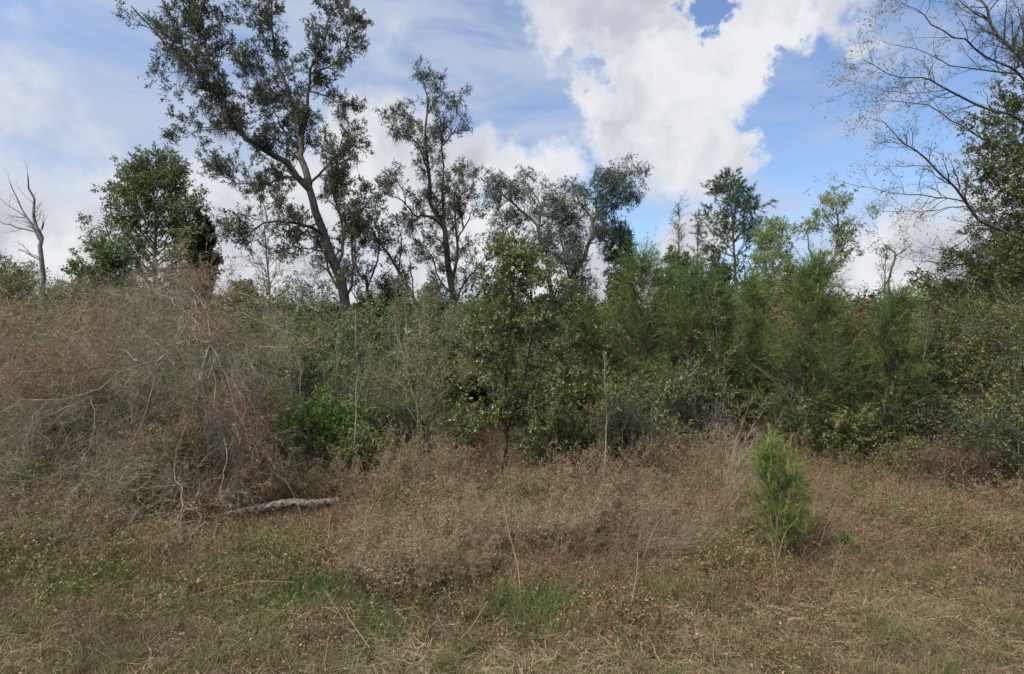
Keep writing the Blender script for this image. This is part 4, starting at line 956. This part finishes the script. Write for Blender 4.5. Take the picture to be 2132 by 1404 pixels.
# ------------------------------------------------------------------ dry brown weed shrubs in front of the thicket
def dry_weed(label, px, Y, top, half, stems=26, mat='seed'):
    b = G(px, Y); H = CH - (top - 702) / F * Y - b[2]; hw = half / F * Y
    t = thing('dry_weed', label, 'dry plant', b, 'dry brown weeds before the thicket')
    stems = int(stems * rng.uniform(.6, 1.3)); sp_ = rng.uniform(.7, 1.5); ln_ = rng.uniform(-.18, .18, 2)
    az = rng.uniform(0, 2 * np.pi, stems); rd = np.sqrt(rng.random(stems)) * hw
    st = b + np.stack([np.cos(az) * rd, np.sin(az) * rd, 0 * az], 1); st[:, 2] = gz(st[:, 0], st[:, 1])
    d = np.stack([np.cos(az) * .3 + ln_[0], np.sin(az) * .3 + ln_[1], np.ones(stems)], 1)
    P = grow(st, d, H * rng.uniform(.4, 1.08, stems), 7, .08, .0); Rr = np.full((stems, 1), .0045) * np.linspace(1, .4, 7)[None]
    tr, cr = Acc(), Acc(); tubes(tr, P, Rr, 3)
    A, a = spawn(P, Rr, 9, .28 * H * sp_, 42, .3, 1, .06, .14, 5, rmin=.0018); tubes(tr, A, a, 3)
    B_, bb = spawn(A, a, 5, .11 * H, 45, .2, 1, .05, .2, 4, rmin=.0014); tubes(tr, B_, bb, 3)
    leaves_on(cr, B_, 5, .018, .55, .1, 1.2); tr.build('stem', M['bark_red'], t); cr.build('seed_head', M[mat], t)
for w_ in (('brown seedy weed at the left of the row, right of the log', 790, 8.9, 930, 60), ('tall brown seedy weed below the bare tan shrub', 880, 9.6, 885, 60),
           ('brown seedy weed left of the glossy tree trunks', 975, 9.8, 895, 60), ('pinkish brown weed right at the foot of the glossy tree', 1085, 9.0, 950, 50),
           ('pale brown weed, widest of those right of the glossy tree', 1170, 8.8, 930, 65), ('pale brown weed, rightmost of the wide row', 1250, 9.0, 915, 60),
           ('small brown weed right of the wide row', 1300, 9.6, 900, 40), ('slim pale weed standing alone before the shaded gap', 1380, 10.0, 890, 14), ('pale feathery weed in the shaded gap', 1475, 10.5, 880, 22),
           ('low brown weed in front of the wide row', 1200, 8.1, 1010, 60), ('low brown weed left of the twin trunks', 940, 8.6, 985, 60), ('low brown weed behind the right end of the log', 700, 9.3, 960, 50),
           ('feathery brown weed behind the middle of the log', 625, 9.3, 940, 32), ('small straw weed behind the left end of the log', 560, 9.2, 1000, 30), ('small grey weed left of the log tip', 490, 9.2, 1000, 30),
           ('low brown weed amid leaf litter right of the log', 850, 8.0, 1030, 55), ('low brown weed left of the straw clump', 1350, 8.4, 1010, 50)):
    dry_weed(*w_)

proto_w = [o_ for o_ in list(Cc.objects) if o_.name.startswith('dry_weed')]
wr = np.random.default_rng(8)
for k in range(130):
    src = proto_w[int(wr.integers(0, len(proto_w)))]; yy = wr.uniform(5.9, 9.6); px = wr.uniform(-60, 2190) if k % 3 else wr.uniform(560, 1400)
    if (360 < px < 780 and 6.2 < yy < 8.8) or (1690 < px < 1840 and yy < 7.3) or (1290 < px < 1500 and yy < 7.6) or (1540 < px < 1700 and yy < 7.2): continue
    r_ = src.copy(); Cc.objects.link(r_); r_.location = tuple(G(px, yy)); r_.rotation_euler = (wr.normal(0, .12), wr.normal(0, .12), wr.uniform(0, 6.28)); sc_ = wr.uniform(.25, .68); r_.scale = (sc_ * 1.3, sc_ * 1.3, sc_)
    r_['label'] = 'small brown twiggy weed low among the leaf litter'; r_['group'] = 'small brown weeds in the leaf litter'
    for ch in src.children:
        c_ = ch.copy(); Cc.objects.link(c_); c_.parent = r_

# ------------------------------------------------------------------ small bright-tipped pine, seedling
conifer('small_pine', 'small bright green pine with yellow upright tips, alone in front at the right', 'pine', 1622, 6.9, 945, 118, 'pine_young', n=60, nd=.09, leafn=40, w=.0036, t0=.12, base_r=.018, sub=6, l2=.36, candles=.18, ang=64, up=.06)
conifer('pine_seedling', 'tiny bright green pine seedling right of the small pine', 'pine', 1760, 7.0, 1130, 34, 'bright', n=20, nd=.08, leafn=44, w=.0035, t0=.1, base_r=.006, sub=4, l2=.45, candles=.05, up=.1)

# ------------------------------------------------------------------ grasses
def grass_clump(label, px, Y, n, h, w, lean, mat, rad=.06, head=None, seed_len=0, group=None, name='grass_clump', hx=None):
    b = G(px, Y); base = b + rng.normal(0, rad, (n, 3)) * np.array([1, 1, 0]); base[:, 2] = gz(base[:, 0], base[:, 1])
    az = rng.uniform(0, 2 * np.pi, n) if hx is None else rng.normal(hx, .45, n)
    ln = np.abs(rng.normal(lean, lean * .5, n)); d = np.stack([np.cos(az) * ln, np.sin(az) * ln, np.ones(n)], 1)
    P = grow(base, d, h * rng.uniform(.55, 1.1, n), 8, .05, -.06 if head is None else -head); acc = Acc()
    ribbons(acc, P, np.full((n, 1), w) * np.linspace(1, .25, 8)[None])
    t = thing(name, label, 'grass', b, group); acc.build('blade', M[mat], t)
    if seed_len:
        sa = Acc(); A, a = spawn(P, np.full(P.shape[:2], .002), 26, seed_len, 30, .45, 1, -.05, .15, 5); ribbons(sa, A, np.full((len(A), 1), .0045) * np.linspace(1, .3, 5)[None]); sa.build('plume', M['grey_grass'], t)
    return t
grass_clump('tall straw-coloured grass clump left of the small pine', 1462, 7.7, 24, 1.1, .006, .16, 'thatch', .09)
grass_clump('orange-stemmed grass clump at the foot of the tall straw clump', 1480, 7.4, 50, .6, .005, .26, 'stalk', .12)
grass_clump('tall plume grass arching right beside the small pine', 1488, 8.0, 26, 1.75, .006, .30, 'straw', .06, head=.12, seed_len=.26, hx=0.0, name='plume_grass')
for k, (px, Y) in enumerate(((1345, 6.75), (1410, 6.8), (1470, 6.85))):
    pass
G3 = 'grey bent grass tufts at the roadside'
grass_clump('grey hair-fine grass tuft bent over, left of the three', 1330, 7.1, 150, .62, .003, .45, 'grey_grass', .04, head=.16, group=G3, hx=-.2)
grass_clump('grey hair-fine grass tuft bent over, middle of the three', 1395, 7.0, 150, .60, .003, .45, 'grey_grass', .04, head=.16, group=G3, hx=-.2)
grass_clump('grey hair-fine grass tuft bent over, right of the three', 1450, 7.0, 120, .55, .003, .45, 'grey_grass', .04, head=.16, group=G3, hx=-.1)
grass_clump('bent grey-brown grass heap among leaves right of the log', 815, 7.3, 260, .42, .003, .9, 'grey_grass', .12, head=.2)
def tuft(label, px, Y, n=220, h=.16, mat='clover', rad=.12):
    n = int(n * 1.8); rad *= 1.35; h *= 1.15
    return grass_clump(label, px, Y, n, h, .005, .6, mat, rad, group='green tufts in the grass', name='green_tuft')
for a in (('green grass tuft left of centre, brightest of the left group', 660, 5.95, 300, .2), ('green tuft left of the brightest one', 610, 5.7, 220, .15), ('small green tuft far left in the grass', 400, 5.6, 160, .14),
          ('green tuft under the crossed straw stalks', 1075, 5.6, 320, .22, 'clover', .16), ('green tuft right of the crossed stalks', 1150, 5.7, 260, .2, 'clover', .16), ('green tuft below the crossed stalks', 1130, 5.2, 220, .15, 'clover', .14),
          ('small green tuft centre foreground', 800, 5.15, 200, .13, 'clover', .12), ('green tuft centre left between twigs', 770, 5.5, 180, .14, 'clover', .1), ('green tuft right of the log', 860, 6.8, 200, .2), ('small green tuft at the bottom centre', 735, 4.7, 180, .12),
          ('dark olive tuft, left of the two below the grey tufts', 1370, 5.9, 260, .17, 'olive', .1), ('dark olive tuft, right of the two below the grey tufts', 1430, 5.9, 260, .17, 'olive', .1),
          ('green tuft low right foreground', 1850, 5.0, 160, .12), ('small green tuft by the small pine', 1520, 5.5, 140, .12), ('small green tuft bottom left', 200, 4.7, 220, .13, 'clover', .14), ('green tuft bottom left of centre', 520, 4.9, 200, .12, 'clover', .14),
          ('green tuft under the drooping branches, left', 240, 6.4, 300, .22, 'bright', .18), ('green tuft under the drooping branches, lower left corner', 60, 6.6, 300, .24, 'bright', .2), ('bright tuft near the ends of the drooping branches', 180, 6.0, 240, .18, 'bright', .16)):
    tuft(*a)

# ------------------------------------------------------------------ dry single stalks and fallen sticks
def stalk(label, pts, Y, r=.006, mat='straw', name='dry_stalk', ends=True, group='dry stalks in the roadside grass', sub=0):
    w = []
    for (px, py, dY) in pts: w.append(W(px, py, Y + dY))
    P = resample(w, 12)[None]; Rr = np.linspace(r, r * .5, 12)[None]; acc = Acc(); tubes(acc, P, Rr, 5)
    o = acc
    if sub:
        A, a = spawn(P, Rr, sub, .2, 40, .3, 1, .02, .12, 5, rmin=.0025); tubes(acc, A, a, 4)
    ob = o.build(name, M[mat], None, smooth=True, origin=P[0, 0]); tag(ob, label, 'stalk', group); return ob
def gy_(py): return CH * F / (py - 702)
for lb, pts, m_, r_ in (
    ('tall straw stalk at bottom centre, rising to the brown weeds', [(1085, 1260, 0), (1078, 1180, .25), (1060, 1110, .35), (1047, 1045, .45)], 'straw', .006),
    ('second tall stalk leaning into the first at bottom centre', [(1070, 1240, 0), (1072, 1160, .1), (1055, 1090, .2)], 'stalk', .004),
    ('straw stalk lying left from the foot of the tall stalk', [(1082, 1262, 0), (1030, 1285, -.05), (985, 1303, -.15), (935, 1325, -.22)], 'straw', .006),
    ('orange straw crossing the lying stalk', [(960, 1330, -.2), (985, 1300, 0), (1015, 1252, .1)], 'stalk', .005),
    ('thin stalk lying toward the lower right from the green tufts', [(1120, 1258, 0), (1160, 1300, -.2), (1205, 1345, -.4)], 'straw', .004),
    ('long thin stalk lying left across the centre grass', [(1055, 1262, 0), (980, 1248, .1), (900, 1242, .2)], 'stalk', .004),
    ('straw stalk leaning in the grass left of centre', [(715, 1290, -.1), (690, 1250, .1), (670, 1222, .2)], 'straw', .004),
    ('second leaning straw stalk right of it', [(770, 1350, -.1), (735, 1300, 0), (712, 1262, .1)], 'stalk', .004),
    ('straw lying at the lower left', [(415, 1390, -.1), (440, 1365, 0), (488, 1330, .05)], 'straw', .005),
    ('rusty stalk leaning right above the brightest tuft', [(660, 1190, 0), (680, 1140, .1), (688, 1065, .3)], 'stalk', .004),
    ('rusty stalk leaning left above the brightest tuft', [(620, 1185, 0), (595, 1140, .1), (560, 1090, .3)], 'stalk', .004),
    ('pale curved stick arching over the grass left of centre', [(775, 1200, 0), (750, 1178, .05), (715, 1172, .05), (690, 1172, .05)], 'straw', .005),
    ('brown stick leaning left in leaf litter, centre', [(840, 1200, 0), (900, 1165, .2), (1010, 1110, .5)], 'stalk', .005),
    ('straw stalk upright left of the grey tufts', [(1312, 1270, 0), (1325, 1200, 0), (1328, 1150, .05)], 'straw', .005),
    ('curved straw stalk above the left grey tuft', [(1340, 1170, 0), (1350, 1130, 0), (1372, 1085, 0)], 'straw', .005),
    ('curved straw stalk above the right grey tuft', [(1408, 1150, 0), (1418, 1110, 0), (1432, 1080, 0)], 'straw', .005),
    ('straw stalk standing just left of the small pine', [(1524, 1190, 0), (1522, 1120, 0), (1528, 1065, 0)], 'straw', .006),
    ('pale curved stalk in front of the small pine', [(1620, 1165, -.3), (1635, 1110, -.3), (1662, 1078, -.3)], 'straw', .007),
    ('pale upright stalk right of the pine seedling', [(1866, 1130, 0), (1868, 1070, 0), (1866, 1010, 0)], 'straw', .006),
    ('orange stalk upright below the wide weed row', [(1165, 1170, 0), (1172, 1100, .1), (1176, 1040, .2)], 'stalk', .004),
    ('thin orange stalk left of the upright one below the weed row', [(1105, 1160, 0), (1103, 1100, .1), (1104, 1050, .2)], 'stalk', .004),
    ('rusty stalk by the log, left', [(450, 1130, 0), (520, 1180, -.2), (580, 1215, -.4)], 'stalk', .004),
    ('long grey twig lying right of the pine seedling', [(1870, 1095, .2), (1960, 1090, .3), (2070, 1088, .4)], 'grey_grass', .006),
    ('grey stick lying low below the small pine', [(1600, 1265, .1), (1660, 1240, .2), (1740, 1220, .3)], 'grey_grass', .006),
    ('curled brown stem lying at the far left of the grass', [(330, 1262, 0), (420, 1235, .05), (520, 1212, .1), (610, 1212, .1)], 'stalk', .004)):
    pts = list(pts); stalk(lb, pts, gy_(pts[0][1]) , r_, m_)

kr = np.random.default_rng(77)
for k in range(60):
    px = kr.uniform(300, 2050); Y = kr.uniform(5.6, 9.2); b = G(px, Y)
    if 400 < px < 760 and 7 < Y < 8.5: continue
    hh_ = kr.uniform(.25, .8); lx, ly = kr.normal(0, .25, 2); P = resample([b, b + np.array([lx * .4, ly * .4, .55]) * hh_, b + np.array([lx, ly, 1]) * hh_, b + np.array([lx * 1.6, ly * 1.6, 1.12]) * hh_], 10)[None]
    acc = Acc(); Rs_ = np.linspace(.0032, .0014, 10)[None]; tubes(acc, P, Rs_, 4); A, a = spawn(P, Rs_, 9, .12, 35, .5, 1, .02, .15, 4, rmin=.001); tubes(acc, A, a, 3)
    ob = acc.build('dry_stalk', M[('straw', 'stalk', 'thatch')[k % 3]], None, origin=b); tag(ob, 'thin dry stalk standing up among the brown weeds', 'stalk', 'thin standing stalks')

# ------------------------------------------------------------------ fallen log
def log():
    Y = 8.35; K = 40
    P = resample([W(445, 1078, Y - .1), W(500, 1066, Y - .05), W(560, 1056, Y), W(610, 1047, Y + .05), W(660, 1048, Y + .1), W(705, 1043, Y + .2)], K)
    sides = 20; T = norm(np.gradient(P, axis=0)); U = norm(np.cross(T, [0, 0, 1.])); V = np.cross(T, U)
    u = np.linspace(0, 1, K); r = .028 + .024 * np.clip(u * 2.4, 0, 1) - .012 * np.clip(u - .8, 0, 1) * 5
    an = np.linspace(0, 2 * np.pi, sides, endpoint=False)
    lump = 1 + .16 * np.sin(5 * u[:, None] * 3 + 2 * np.cos(an)[None] + 1) + .14 * (vn(u[:, None] * 14, np.cos(an)[None] * 2 + 3, 1.0, 5) - .5) * 2 + .15 * rng.normal(size=(K, sides))
    rr = r[:, None] * lump
    ring = P[:, None] + rr[..., None] * (np.cos(an)[None, :, None] * U[:, None] + np.sin(an)[None, :, None] * V[:, None])
    base = (np.arange(K - 1) * sides)[:, None]; j = np.arange(sides)[None]; j2 = (j + 1) % sides
    Fq = np.stack([base + j, base + j2, base + sides + j2, base + sides + j], -1).reshape(-1, 4)
    t = thing('fallen_log', 'weathered broken log with flaking grey and pinkish bark lying in the weeds', 'log', P[0])
    m, n, l = new_mat('log_bark'); o = n.new('ShaderNodeOutputMaterial'); co = n.new('ShaderNodeTexCoord')
    nz = n.new('ShaderNodeTexNoise'); nz.inputs['Scale'].default_value = 22; nz.inputs['Detail'].default_value = 5; l.new(co.outputs['Object'], nz.inputs['Vector'])
    rp = n.new('ShaderNodeValToRGB'); l.new(nz.outputs['Fac'], rp.inputs[0]); e = rp.color_ramp.elements
    st = [(.36, (.03, .025, .02)), (.45, (.11, .09, .075)), (.52, (.24, .17, .125)), (.58, (.17, .15, .135)), (.70, (.33, .28, .235))]
    while len(e) < len(st): e.new(.5)
    for k, (p_, c_) in enumerate(st): e[k].position = p_; e[k].color = (*c_, 1)
    p = n.new('ShaderNodeBsdfPrincipled'); p.inputs['Roughness'].default_value = .9; l.new(rp.outputs[0], p.inputs['Base Color'])
    bp = n.new('ShaderNodeBump'); bp.inputs['Distance'].default_value = .02; l.new(nz.outputs['Fac'], bp.inputs['Height']); l.new(bp.outputs[0], p.inputs['Normal']); l.new(p.outputs[0], o.inputs[0])
    acc = Acc(); acc.add(ring, Fq); 
    acc.build('bark', m, t)
    # pale splintered end
    e0 = P[0]; acc = Acc(); nS = 9; pos = e0 + rng.normal(0, .012, (nS, 3)); Q = grow(pos + T[0] * .04, np.tile(-T[0], (nS, 1)) + rng.normal(0, .12, (nS, 3)), rng.uniform(.07, .15, nS), 4, .05, 0)
    tubes(acc, Q, np.full((nS, 1), .010) * np.array([[1, .9, .6, .15]]), 5); acc.build('splintered_end', M['bark_pale'], t)
log()
